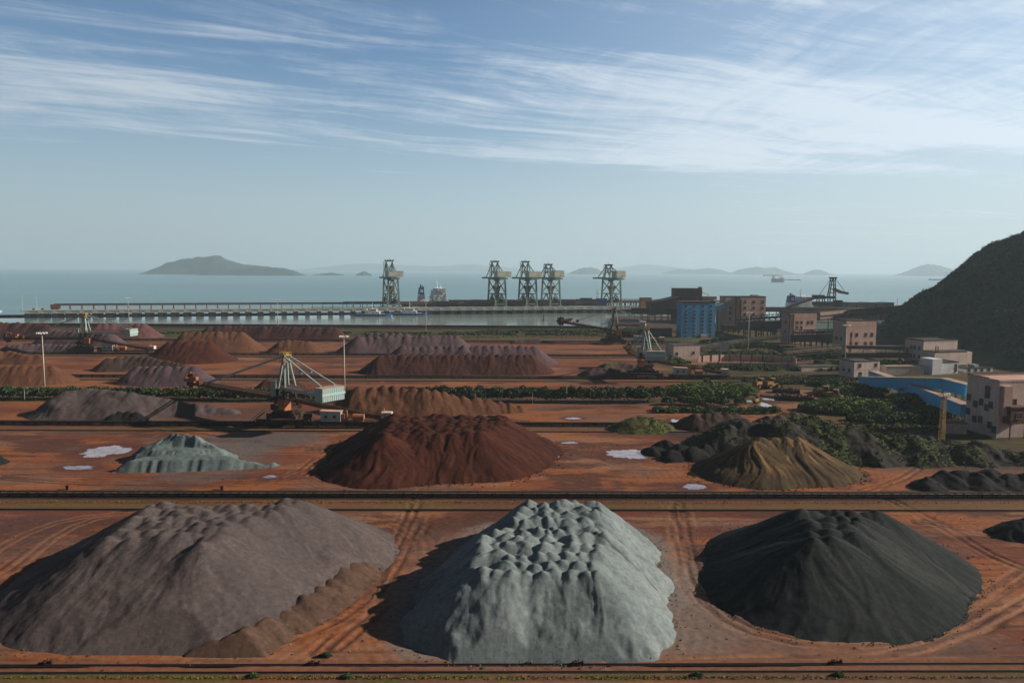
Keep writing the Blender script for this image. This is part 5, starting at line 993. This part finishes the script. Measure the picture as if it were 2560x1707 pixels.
bay = MB().box(2.2, 9.2, -3.6, -.03, H*.27, H*.56).build('projecting_bay', M['rust'], o); MB().box(1.9, 9.5, -3.9, -.03, H*.56, H*.58).build('roof', M['rust'], bay); window(bay, 5.6, -3.6, H*.42, 2.2, 2.0); MB().bar((2.6, -3.2, -1), (2.6, -3.2, H*.27), .35).bar((8.8, -3.2, -1), (8.8, -3.2, H*.27), .35).build('leg', M['rust'], bay)
p = G(2395, 1085); o = empty('shed', (p.x, p.y, 0), -.2, 'small worn brown shed at the foot of the large building', 'shed'); MB().box(-4, 3, 0, 5, -1, 4.0).build('wall', M['brown_wall'], o); MB().box(-4.3, 3.3, -.3, 5.3, 4.0, 4.3).build('roof', M['rust'], o)
# pale walls and small houses
d = 452; o = block(2003, 940, d, 110/F*d, 10, hgt(918, 2060, d), 'long low pale flat building before the windowed brown one', 'pale_wall', rz=.18, name='store_building', par=.3)
d = 512; o = block(1684, 882, d, 72/F*d, 14, hgt(864, 1720, d), 'small white flat roofed house below the blue tower', 'pale_wall', rz=.2, name='store_building', par=.35, ws=(1.5, 1.7), front=[(.13, .4), (.75, .45)])
d = 560; o = block(1802, 868, d, 20/F*d, 5, hgt(857, 1812, d), 'tiny pale hut in the grass right of the blue tower foot', 'pale_wall', name='hut', par=.3)
d = 690; o = block(1622, 842, d, 58/F*d, 18, hgt(821, 1650, d), 'long brown low building on the shore left of the blue tower', 'brown_cladding', name='store_building', par=.4, ws=(1.6, 1.8), front=[(x, .6) for x in (.15, .35, .55, .75, .92)])
def ywall(pts, h, label, m, posts, thick=.5):
    W3 = [G(*q) for q in pts]; c = W3[0]; o = empty('yard_wall', (c.x, c.y, 0), 0, label, 'wall'); b = MB(); pb = MB().box(-.25, .25, -.3, .3, 0, h+.6).mesh('wall_post')
    for a, e in zip(W3, W3[1:]):
        b.bar(a-c+Vector((0, 0, h/2-.2)), e-c+Vector((0, 0, h/2-.2)), thick, h+.4)
        n = max(1, int((e-a).length/posts))
        for i in range(n): q = a.lerp(e, (i+.5)/n)-c; link('wall_post', pb, M['rust'], o, (q.x, q.y-.35, 0))
    b.build('wall', M[m], o)
ywall([(1745, 905), (1810, 902), (1920, 903), (1990, 912)], 4.2, 'upper pinkish brown yard wall with dark posts behind the yard reclaimer', 'brown_wall', 6); ywall([(1766, 920), (1880, 920), (2000, 922)], 3.4, 'lower pinkish brown yard wall in front of the upper one', 'brown_wall', 12)

# ---------------------------------------------------------------- galleries, trusses, trestles
def gallery(name, label, pts, w, h, m, roofm, legs=(), cat='conveyor gallery', tz=None, truss=False, group=None):
    c = pts[0]; o = empty(name, (c.x, c.y, 0), 0, label, cat, group); Q = [q-Vector((c.x, c.y, 0)) for q in pts]
    b = MB(); r = MB()
    for a, e in zip(Q, Q[1:]):
        if truss:
            dr = (e-a); L = dr.length; n = max(3, int(L/(h*1.05))); sd = dr.cross(Vector((0, 0, 1))).normalized()*w/2
            for s in (-1, 1):
                for z in (0, -h): b.bar(a+sd*s+Vector((0, 0, z)), e+sd*s+Vector((0, 0, z)), .3)
                for i in range(n):
                    p, q = a+dr*(i/n)+sd*s, a+dr*((i+1)/n)+sd*s; dn = Vector((0, 0, -h))
                    b.bar(p, p+dn, .2); b.bar(p if i % 2 else p+dn, q+dn if i % 2 else q, .2)
            r.bar(a+Vector((0, 0, -h*.55)), e+Vector((0, 0, -h*.55)), w*.8, h*.35)
        else:
            b.bar(a-Vector((0, 0, h/2)), e-Vector((0, 0, h/2)), w, h); r.bar(a+Vector((0, 0, .12)), e+Vector((0, 0, .12)), w+.4, .24)
    b.build('truss' if truss else 'cladding', M[m], o); r.build('conveyor_body' if truss else 'roof', M[roofm], o)
    for k, t in legs:
        a, e = Q[k], Q[k+1]; q = a.lerp(e, t); sd = (e-a).cross(Vector((0, 0, 1))).normalized()*w*.42; bb = MB()
        for s in (-1, 1): bb.bar(Vector((q.x, q.y, -1.5))+sd*s, q+sd*s-Vector((0, 0, h)), .7)
        zm = (q.z-h)*.55; bb.bar(Vector((q.x, q.y, zm))+sd, Vector((q.x, q.y, zm))-sd, .4); bb.build('leg', M['concrete' if roofm == 'tan_roof' else m], o)
    return o
gallery('blue_gallery', 'long blue conveyor gallery rising to the large building at the right edge', [AT(2156, 942, 374), AT(2362, 946, 326), AT(2424, 962, 313)], 4.2, 4.7, 'blue_panel', 'tan_roof', [(0, .52), (0, .77), (1, .1), (1, .62), (1, .92)], group='blue galleries')
gallery('blue_gallery', 'blue gallery with tan roof sloping down beneath the long one', [AT(2182, 927, 404), AT(2322, 975, 322), AT(2416, 1012, 292)], 4.2, 4.8, 'blue_panel', 'tan_roof', [(0, .3), (0, .7)], group='blue galleries')
gt = 'steel truss galleries'
gallery('truss_gallery', 'ribbed green truss gallery leaving the plain brown building', [AT(1845, 793, 738), AT(1960, 783, 640)], 5, 5.0, 'truss_green', 'truss_green', [(0, .2), (0, .5), (0, .8)], truss=True, group=gt)
gallery('conveyor_bank', 'dark conveyor on many legs under the green truss gallery', [AT(1795, 812, 760), AT(1952, 822, 652)], 7, 3, 'brown_cladding', 'dark_roof', [(0, .05+.09*i) for i in range(11)])
gallery('conveyor_bank', 'second dark conveyor band below the ribbed gallery', [AT(1850, 806, 700), AT(1962, 801, 640)], 6, 7, 'brown_cladding', 'dark_roof', [(0, .2), (0, .5), (0, .8)])
gallery('truss_gallery', 'ribbed truss gallery joining the two brown buildings', [AT(1990, 825, 614), AT(2098, 822, 540)], 5, 4.0, 'truss_green', 'truss_green', [(0, .3), (0, .7)], truss=True, group=gt)
gallery('conveyor_bank', 'dark covered conveyor beneath the gallery between the two brown buildings', [AT(1985, 838, 612), AT(2098, 836, 542)], 6, 5.5, 'brown_cladding', 'dark_roof', [(0, .1), (0, .35), (0, .6), (0, .85)])
gallery('truss_gallery', 'sloping open truss ramp climbing to the building by the inlet', [AT(1962, 873, 505), AT(2100, 861, 520)], 4, 4.5, 'truss_green', 'truss_brown', [(0, .02), (0, .35), (0, .7)], truss=True, group=gt)
gallery('truss_gallery', 'long low truss ramp through the grass toward the brown buildings', [AT(1700, 871, 560), AT(1860, 848, 600), AT(1955, 836, 610)], 3.5, 3.0, 'truss_green', 'brown_cladding', [(0, .3), (0, .7), (1, .4)], truss=True, group=gt)
gallery('truss_gallery', 'deep dark truss bridge running to the pale two tier building', [AT(2118, 869, 508), AT(2300, 868, 505)], 6, 9.5, 'truss_green', 'brown_cladding', [(0, .25), (0, .6), (0, .9)], truss=True, group=gt)
gallery('conveyor_bank', 'dark roofed conveyor on top of the deep truss bridge', [AT(2118, 864, 512), AT(2300, 866, 509)], 5, 2.0, 'brown_cladding', 'dark_roof', [])
tb_ = [AT(2044, 788, 690), AT(2110, 782, 745), AT(2270, 768, 900)]
gallery('trestle_bridge', 'long rust brown trestle bridge running out over the inlet', tb_, 6, 5.4, 'truss_brown', 'truss_brown', [(0, .5), (1, .05), (1, .3), (1, .52), (1, .74), (1, .92)], truss=True, cat='conveyor bridge')
gallery('conveyor_bank', 'brown covered conveyor riding on the trestle bridge', [q+Vector((0, 0, 2.6)) for q in tb_], 4.5, 2.5, 'truss_brown', 'rust', [])
# far pier on the right with its shiploader
o = gallery('far_pier', 'brown conveyor pier in front of the ship with open hatch covers', [AT(1905, 768, 960), AT(2250, 771, 960)], 16, 5.5, 'brown_cladding', 'rust', [(0, .04+.08*i) for i in range(12)], cat='pier')
p = AT(2062, 766, 958); o = empty('shiploader', (p.x, p.y, p.z), 0, 'dark rusty shiploader with a yellow jib on the far pier', 'shiploader')
b = MB().box(-15, 15, -4, 4, 1.5, 6).box(-9, 12, -3, 3, 10, 13); 
for x in (-9, -2, 5, 12): b.bar((x, -4, 0), (x, -3, 12), 1.0); b.bar((x, 4, 0), (x, 3, 12), 1.0)
b.box(12, 21, -4, 4, 0, 8); b.build('portal', M['dark_rust'], o); MB().bar((-50, 0, -2), (-8, 0, 12), 3.2, 2.0).box(-16, -2, -3, 3, 9.5, 14.5).build('tripper_conveyor', M['rust'], o)
b = MB(); 
for y in (-2.5, 2.5): b.bar((4, y, 13), (7, y, 35), 1.1); b.bar((12, y, 13), (10.5, y, 35), 1.1)
for z in (17, 22, 27, 32): b.box(5, 11, -3, 3, z, z+.8)
b.box(5, 13, -3, 3, 35, 37); b.build('mast_tower', M['dark_rust'], o); MB().bar((10, 0, 22), (20, 0, 18), 4, 3.4).build('jib', M['machine_yellow'], o); MB().bar((20, 0, 18), (29, 0, 16.5), 3.4, 3).build('loading_head', M['crane_green'], o); MB().bar((12, 0, 35), (25, 0, 18.5), .4).bar((6, 0, 35), (-8, 0, 14), .4).build('stays', M['dark_rust'], o)
# jetty head on the right: sheds, roofs, headland buildings
d = 900; p = AT(1700, 745, d)
o = block(1690, 748, d, 60/F*d, 26, hgt(722, 1715, d), 'grey brown box house on top of the sloping jetty roof', 'brown_cladding', name='transfer_building', zb=0, par=.4, ws=(1.5, 1.5))
o = gallery('sloping_shed', 'long brown sloping roof shed leading up to the box house', [AT(1622, 754, 905), AT(1662, 748, 905), AT(1695, 740, 905), AT(1775, 748, 905)], 30, 16, 'brown_cladding', 'brown_cladding', [], cat='shed')
o = gallery('conveyor_bank', 'dark open framework under the sloping shed at the jetty head', [AT(1590, 770, 930), AT(1790, 772, 860)], 22, 7, 'dark_rust', 'brown_cladding', [(0, .04+.085*i) for i in range(11)])
MB()
p = AT(1750, 730, 885); o = empty('vent_tower', (p.x, p.y, 0), 0, 'small dark vent tower beside the box house roof', 'tower'); MB().box(-2, 2, -2, 2, 0, p.z+3).build('shaft', M['brown_cladding'], o); MB().tube((0, 0, p.z+3), (0, 0, p.z+6), 2.6, 2.2, 10).bar((2, 0, p.z), (11, 0, p.z-4), .5).bar((-2, 0, p.z), (-5, 0, p.z-5), .5).build('hood', M['brown_cladding'], o); MB().box(3, 19, -3, 3, p.z-9, p.z-5).build('side_house', M['brown_wall'], o)
p = AT(1603, 757, 1120); o = empty('jetty_house', (p.x, p.y, 0), .1, 'small orange red house on the jetty right of the last unloader', 'house'); MB().box(0, 16, 0, 10, 4, p.z+7).build('wall', M['orange_rust'], o); MB().box(-.5, 16.5, -.5, 10.5, p.z+7, p.z+7.6).build('roof', M['rust'], o); b = MB()
for k in range(6): x = -29+k*5.6; b.bar((x, 0, 4), (x, 0, p.z+5), .6); b.bar((x, 8, 4), (x, 8, p.z+5), .6)
for y in (0, 8): b.bar((-29, y, p.z+5), (0, y, p.z+5), .6); b.bar((-29, y, p.z), (0, y, p.z), .5)
b.build('open_frame', M['truss_brown'], o)
p = AT(1500, 752, 1150); o = empty('deck_crate', (p.x, p.y, 0), .1, 'blue and grey equipment housing on the jetty left of the last unloader', 'equipment'); MB().box(-5, 11, 0, 6, 5, p.z+3.5).build('housing', M['ship_blue'], o); MB().box(-36, -5.1, 0, 6, 5, p.z+2.5).box(-30, -12, 1, 5, p.z+2.5, p.z+4.2).build('grey_housing', M['ship_dark'], o); MB().tube((-4, 3, p.z), (-4, 3, p.z+17), .5, .3, 6).box(-6, -2, 2, 4, p.z+11, p.z+11.5).build('pole', M['yellow_rail'], o)
# seawall
xs_ = (-520, 98); o = empty('seawall', (xs_[0], 778, 0), 0, 'long dark seawall between the far rows and the harbour water', 'wall'); L_ = xs_[1]-xs_[0]
MB().side([(0, -6), (L_, -6), (L_, 2.4), (0, 2.4)], 4, 6).build('wall', M['brown_cladding'], o); MB().box(0, L_, 3.7, 6.3, 2.4, 2.8).build('coping', M['rust'], o); MB().box(0, L_, -14, -13.4, 0, .9).build('kerb_wall', M['kerb'], o)
# ---------------------------------------------------------------- hedges and bushes
def line_blobs(pts, step, r, h, jit=.8):
    out = []; W3 = [G(*q) for q in pts]
    for a, e in zip(W3, W3[1:]):
        n = max(1, int((e-a).length/step))
        for i in range(n):
            p = a.lerp(e, i/n)
            for k in range(2): out.append((p.x+random.uniform(-1, 1)*jit, p.y+random.uniform(-1.5, 3.5), h*random.uniform(.36, .5), r*random.uniform(.8, 1.25), r*random.uniform(.8, 1.2), h*random.uniform(.42, .6)))
    return out
bush('hedge', line_blobs([(-120, 998), (300, 998), (640, 1002), (900, 1004)], 3.4, 2.8, 5.6), 6.5, .75, DARKG, 'long dark hedge on the left behind the dark mauve pile', 'hedge')
bush('hedge', line_blobs([(1010, 1004), (1130, 1004), (1500, 1006), (1660, 1006)], 3.2, 2.9, 6.8), 7, .75, DARKG, 'long dark hedge right of the rust brown pile', 'hedge')
def area_blobs(cx, cy, rx, ry, n, r, h):
    out = []
    for i in range(int(n*1.6)):
        t = random.uniform(0, 2*PI); q = math.sqrt(random.random()); p = G(cx+rx*q*math.cos(t), cy+ry*q*math.sin(t)); hh = h*random.uniform(.86, 1.0)*(1.02-.3*q**4); out.append((p.x, p.y, hh*.35, r*random.uniform(.8, 1.3), r*random.uniform(.8, 1.3), hh*.65))
    return out
B = [(1775, 985, 105, 9, 60, 4.2, 5.0, BRIGHT, 'broad bright green thicket by the machine yard'), (2120, 1026, 100, 9, 60, 4.5, 5.2, BRIGHT, 'broad clipped thicket in the middle of the right side'), (2125, 985, 80, 9, 45, 4.0, 5.0, GREENS, 'dark thicket beside the start of the blue galleries'), (2240, 1015, 45, 12, 26, 3.4, 2.6, DARKG, 'dark undergrowth beneath the blue galleries'),
     (2330, 1040, 60, 8, 26, 3.2, 4.0, GREENS, 'mixed green bushes at the foot of the gallery legs'), (2240, 1052, 110, 5, 34, 3.0, 3.4, DARKG, 'long dark scrub above the overgrown bank'), (2070, 962, 40, 5, 16, 3.2, 3.6, DARKG, 'dark bushes left of the pale two storey block'), (1585, 836, 34, 5, 20, 6, 6, GREENS, 'green bushes on the shore below the raised boom')]
for px, py, rx, ry, n, r, h, c, lab in B: bush('thicket', area_blobs(px, py, rx, ry, n, r, h), 4.6, .75, c, lab, 'thicket', 'thickets on the right')
for i, (px, py, s, lab) in enumerate(((1672, 1012, 2.6, 'round bush at the end of the long hedge, left of its neighbours'), (1706, 1012, 2.8, 'round bush second from the hedge end'), (1738, 1014, 2.9, 'large round bush in front of the bright thicket'), (1775, 1013, 2.7, 'round bush in front of the bright thicket middle'), (1806, 1016, 2.8, 'round bush below the bright thicket near the yard'), (1852, 1012, 2.6, 'round bush beside the white and rusty digger'), (1770, 963, 2.4, 'round dark bush standing on top of the bright thicket'))):
    p = G(px, py); bush('round_bush', [(p.x+random.uniform(-1, 1)*s*.6, p.y+random.uniform(-.6, .6)*s, s*.55, s*random.uniform(.7, 1), s*random.uniform(.7, 1), s*random.uniform(.7, .95)) for k in range(4)], 10, .6, GREENS, lab, 'bush', 'round bushes on the right')
for i, (px, lab) in enumerate(((1948, 'small bush nearest the wheel loaders in the row by the conveyor end'), (1970, 'small bush second in the row behind the machine yard'), (1990, 'small clipped bush in the middle of the row behind the machine yard'), (2008, 'small clipped bush fourth in the row behind the machine yard'), (2030, 'small bush at the right end of the row behind the machine yard'))):
    p = G(px, 960); bush('small_bush', [(p.x, p.y, .8, 1.9, 1.6, 1.5), (p.x+.9, p.y+.5, .7, 1.3, 1.2, 1.2)], 12, .5, GREENS, lab, 'bush', 'row of small bushes behind the machine yard')
low = []
for i in range(70): x = random.uniform(1640, 1945); p = G(x, 1028+random.uniform(-3, 4)); low.append((p.x, p.y, .5, 1.8, 1.5, random.uniform(.8, 1.7)))
bush('low_shrub', low, 9, .5, GREENS, 'low strip of shrubs in front of the round bushes', 'shrubs')
def strip(name, x0, x1, y0, y1, n, r, h, c, lab):
    out = []
    for i in range(n): X = random.uniform(x0, x1); Y = random.uniform(y0, y1); out.append((X, Y, h*.3, r*random.uniform(.7, 1.5), r*random.uniform(.6, 1.2), h*random.uniform(.4, .9)))
    bush(name, out, 2.2, 1.1, c, lab, 'vegetation')
strip('shore_scrub', -500, 95, 700, 716, 120, 5, 1.7, DARKG, 'long strip of dark shore scrub below the seawall'); strip('shore_scrub', -20, 110, 725, 752, 46, 5, 2.0, GREENS, 'low green scrub near the water left of the raised boom reclaimer')
strip('field_scrub', 150, 260, 520, 545, 60, 3.5, 3.2, GREENS, 'green scrub around the long truss ramp'); strip('field_scrub', 170, 215, 585, 640, 40, 4, 3, DARKG, 'dark scrub at the foot of the blue tower'); strip('field_scrub', 205, 290, 470, 492, 50, 3, 2.6, DARKG, 'dark scrub under the deep truss bridge'); strip('field_scrub', 118, 215, 455, 470, 50, 2.6, 2.0, GREENS, 'low green scrub below the yard walls'); strip('field_scrub', 98, 122, 490, 520, 34, 3, 2.2, BRIGHT, 'bright grass scrub left of the yard walls')
def ground_tufts(name, label, pxs, n, size, c):
    P = []
    while len(P) < n: 
        px, py, rx, ry = random.choice(pxs); t = random.uniform(0, 2*PI); q = math.sqrt(random.random()); p = G(px+rx*q*math.cos(t), py+ry*q*math.sin(t)); P.append((p.x, p.y, .12+size*.25*random.random()))
    leaf_quads(name, np.array(P), size, c, kind='stuff')
ground_tufts('grass', '', [(400, 1255, 900, 3), (1500, 1257, 1300, 3), (1280, 1694, 1400, 4)], 5000, .22, [(.10, .11, .03), (.14, .14, .045), (.07, .08, .025), (.15, .12, .05)])
ground_tufts('grass', '', [(1900, 885, 190, 22), (2300, 1060, 200, 20), (1850, 1032, 90, 5), (1250, 838, 420, 8), (2000, 950, 150, 12)], 9000, .9, [(.06, .075, .024), (.085, .10, .03), (.045, .055, .02), (.09, .085, .035)])

bush('thicket', area_blobs(2262, 1022, 44, 6, 24, 3.4, 7.0), 4.6, .75, DARKG, 'tall dark thicket in front of the lower blue gallery', 'thicket', 'thickets on the right')
# rolled lumps at the toes of the piles
def rubble(cones, slope, n, size, cols, spread=1.6, zone=None):
    C = np.array(cones); V, Fq, Cc = [], [], []; off = 0
    base = np.array([(1, 0, 0), (0, 1, 0), (-1, 0, 0), (0, -1, 0), (0, 0, .8), (0, 0, -.6)]); fc = np.array([(0, 1, 4), (1, 2, 4), (2, 3, 4), (3, 0, 4), (1, 0, 5), (2, 1, 5), (3, 2, 5), (0, 3, 5)])
    got = 0
    while got < n:
        i = RNG.integers(len(C)); a = RNG.uniform(0, 2*PI); r = C[i, 2]/slope*1.02+abs(RNG.normal(0, spread)); x, y = C[i, 0]+r*math.cos(a), C[i, 1]+r*math.sin(a)
        if (np.hypot(C[:, 0]-x, C[:, 1]-y) < C[:, 2]/slope*.97).any(): continue
        s = size*RNG.uniform(.35, 1.0)**2*2; V.append(base*RNG.uniform(.6, 1.2, (6, 3))*s+np.array([x, y, s*.3+.05])); Fq.append(fc+off); off += 6; got += 1
        Cc.append(np.tile(np.array(cols[RNG.integers(len(cols))])*RNG.uniform(.7, 1.2), (6, 1)))
    o = link('rubble', mesh_np('rubble', np.concatenate(V), np.concatenate(Fq), False, np.concatenate(Cc)), M['leaf']); tag(o, kind='stuff')
rubble(grey, .80, 700, .12, [(.16, .19, .19), (.12, .14, .14)]); rubble(black, .54, 700, .12, [(.018, .02, .02), (.03, .03, .03)]); rubble(mauve, .55, 700, .12, [(.1, .077, .074), (.08, .06, .06)]); rubble(red, .58, 500, .22, [(.05, .016, .01), (.07, .025, .015)]); rubble(brown, .56, 400, .22, [(.068, .046, .026), (.1, .06, .03)])
P = []
for i in range(2600): p = G(random.uniform(-60, 2620), random.choice((random.uniform(1275, 1640), random.uniform(1100, 1215)))); P.append((p.x, p.y, .06))
leaf_quads('dirt_clods', np.array(P), .26, [(.10, .05, .036), (.16, .08, .05), (.06, .035, .028), (.26, .15, .10)], kind='stuff')
# ---------------------------------------------------------------- machines in the yard
LOAD = {}
def wheel_loader(px, py, rz, label, s=1.0):
    p = G(px, py)
    if 'o' in LOAD: o = copy_tree(LOAD['o'])
    else:
        o = LOAD['o'] = empty('wheel_loader', (0, 0, 0)); MB().box(-3.6, -.6, -1.15, 1.15, 1.1, 2.5).side([(-3.6, 2.5), (-.6, 2.5), (-.8, 2.9), (-3.2, 2.8)], -1.0, 1.0).box(-.6, 2.2, -.8, .8, 1.0, 1.9).build('body', M['machine_yellow'], o)
        c = MB().side([(-.9, 2.5), (1.0, 1.9), (.9, 2.6), (.5, 3.8), (-.9, 3.8)], -.8, .8).build('cab', M['window_dark'], o); MB().box(-1.1, .7, -.95, .95, 3.8, 3.98).build('roof', M['machine_yellow'], c)
        me = MB().tube((0, -.35, 0), (0, .35, 0), .95, .95, 18).mesh('wheel'); mr = MB().tube((0, -.37, 0), (0, .37, 0), .42, .42, 12).mesh('rim')
        for x in (-2.3, 1.7):
            for y in (-1.3, 1.3): w_ = link('wheel', me, M['tyre'], o, (x, y, .95)); link('rim', mr, M['machine_yellow'], w_)
        b = MB(); b.bar((.6, -.6, 2.2), (3.2, -.6, 1.0), .3, .5); b.bar((.6, .6, 2.2), (3.2, .6, 1.0), .3, .5); b.build('lift_arm', M['machine_yellow'], o)
        MB().side([(3.1, .15), (4.6, .1), (4.7, .25), (3.5, .4), (3.4, 1.5), (3.1, 1.5)], -1.6, 1.6).build('bucket', M['dark_rust'], o)
    o.location = (p.x, p.y, .05); o.rotation_euler = (0, 0, rz); o.scale = (s,)*3; tag(o, label, 'wheel loader', 'wheel loaders parked on the right')
wheel_loader(1903, 971, .5, 'yellow wheel loader parked left of its twin at the far edge of the yard', 1.35); wheel_loader(1932, 971, .4, 'yellow wheel loader parked right of its twin at the far edge of the yard', 1.35); wheel_loader(2066, 992, -.5, 'dusty wheel loader with tan roof among the thickets, the farther of two', 1.3); wheel_loader(2090, 1001, -.6, 'dusty wheel loader among the thickets, nearer and lower of two', 1.3)
p = G(1889, 1007); o = empty('mini_excavator', (p.x, p.y, 0), .6, 'small rusty digger beside the white slab and puddles', 'excavator'); MB().box(-1.6, 1.6, -1.3, -.7, 0, .8).box(-1.6, 1.6, .7, 1.3, 0, .8).build('track', M['tyre'], o); MB().box(-1.5, 1.2, -1.1, 1.1, .9, 2.1).build('body', M['machine_yellow'], o); MB().box(-.2, 1.2, -1.0, .1, 2.1, 3.5).build('cab', M['window_dark'], o); MB().bar((1.1, .5, 1.9), (2.6, .5, 3.8), .3).bar((2.6, .5, 3.8), (3.8, .5, 1.6), .25).build('arm', M['machine_yellow'], o); MB().side([(3.6, 1.6), (4.2, 1.2), (3.9, .6), (3.2, .9)], .1, .9).build('bucket', M['dark_rust'], o)
p = G(1873, 1010); o = MB().box(-1.4, 1.4, -.9, .9, 0, 1.0).box(-1.1, 1.1, -.7, .7, 1.0, 1.5).build('white_tank', M['ship_white'], None, (p.x, p.y, 0)); tag(o, 'small white tank beside the rusty digger', 'tank')
def scrap(px, py, L, Wd, h, rz, label, sd):
    p = G(px, py); rr = random.Random(sd); o = empty('machine_frame', (p.x, p.y, 0), rz, label, 'machinery', 'rusty machine parts laid out in the yard')
    b = MB().box(-L/2, L/2, -Wd/2, Wd/2, .3, h*.55).box(-L/2, L/2, -Wd/2-.3, -Wd/2, 0, h*.7).box(-L/2, L/2, Wd/2, Wd/2+.3, 0, h*.7)
    for k in range(int(L/1.6)): x = -L/2+.8+k*1.6; b.box(x-.15, x+.15, -Wd/2-.45, Wd/2+.45, .1, h*.75)
    b.build('frame', M['dark_rust'], o); b = MB()
    for k in range(int(L*1.2)): x = rr.uniform(-L/2, L/2); y = rr.uniform(-Wd/2, Wd/2); z = rr.uniform(.4, .9)*h; r = rr.uniform(.3, .8); b.tube((x, y, h*.5), (x+rr.uniform(-1, 1), y+rr.uniform(-.6, .6), h*.5+z*.6), r, r*.7, 8)
    b.build('bucket_parts', M['rust'], o)
scrap(1965, 982, 13, 4.5, 2.6, -.35, 'rusty heap of machine parts behind the longer frame in the yard', 3); scrap(1985, 1000, 17, 5, 2.8, -.22, 'long dark rusty machine frame lying in the middle of the yard', 5)
for px, py, L, rz, lab in ((1900, 990, 17, -.62, 'long dark steel beam on the wet slab, the left one'), (1940, 995, 13, -.55, 'long dark steel beam on the wet slab, the right one')):
    p = G(px, py); o = MB().box(-L/2, L/2, -.35, .35, .05, .12).box(-L/2, L/2, -.1, .1, .12, .6).box(-L/2, L/2, -.35, .35, .6, .68).build('steel_beam', M['dark_rust'], None, (p.x, p.y, 0)); o.rotation_euler = (0, 0, rz); tag(o, lab, 'steel beam', 'steel beams on the yard slab')
# ---------------------------------------------------------------- haze
hm = D.materials.new('haze'); hm.use_nodes = True; ht = NT(hm.node_tree); ht.n.clear()
pv = ht.node('ShaderNodeVolumePrincipled', Color=(.74, .90, 1.0, 1), Density=.000085, Anisotropy=.2)
ht.node('ShaderNodeOutputMaterial', Volume=pv.outputs[0])
tag(MB().box(-30000, 30000, -3000, 30500, -12, 300).build('haze', hm), kind='stuff')
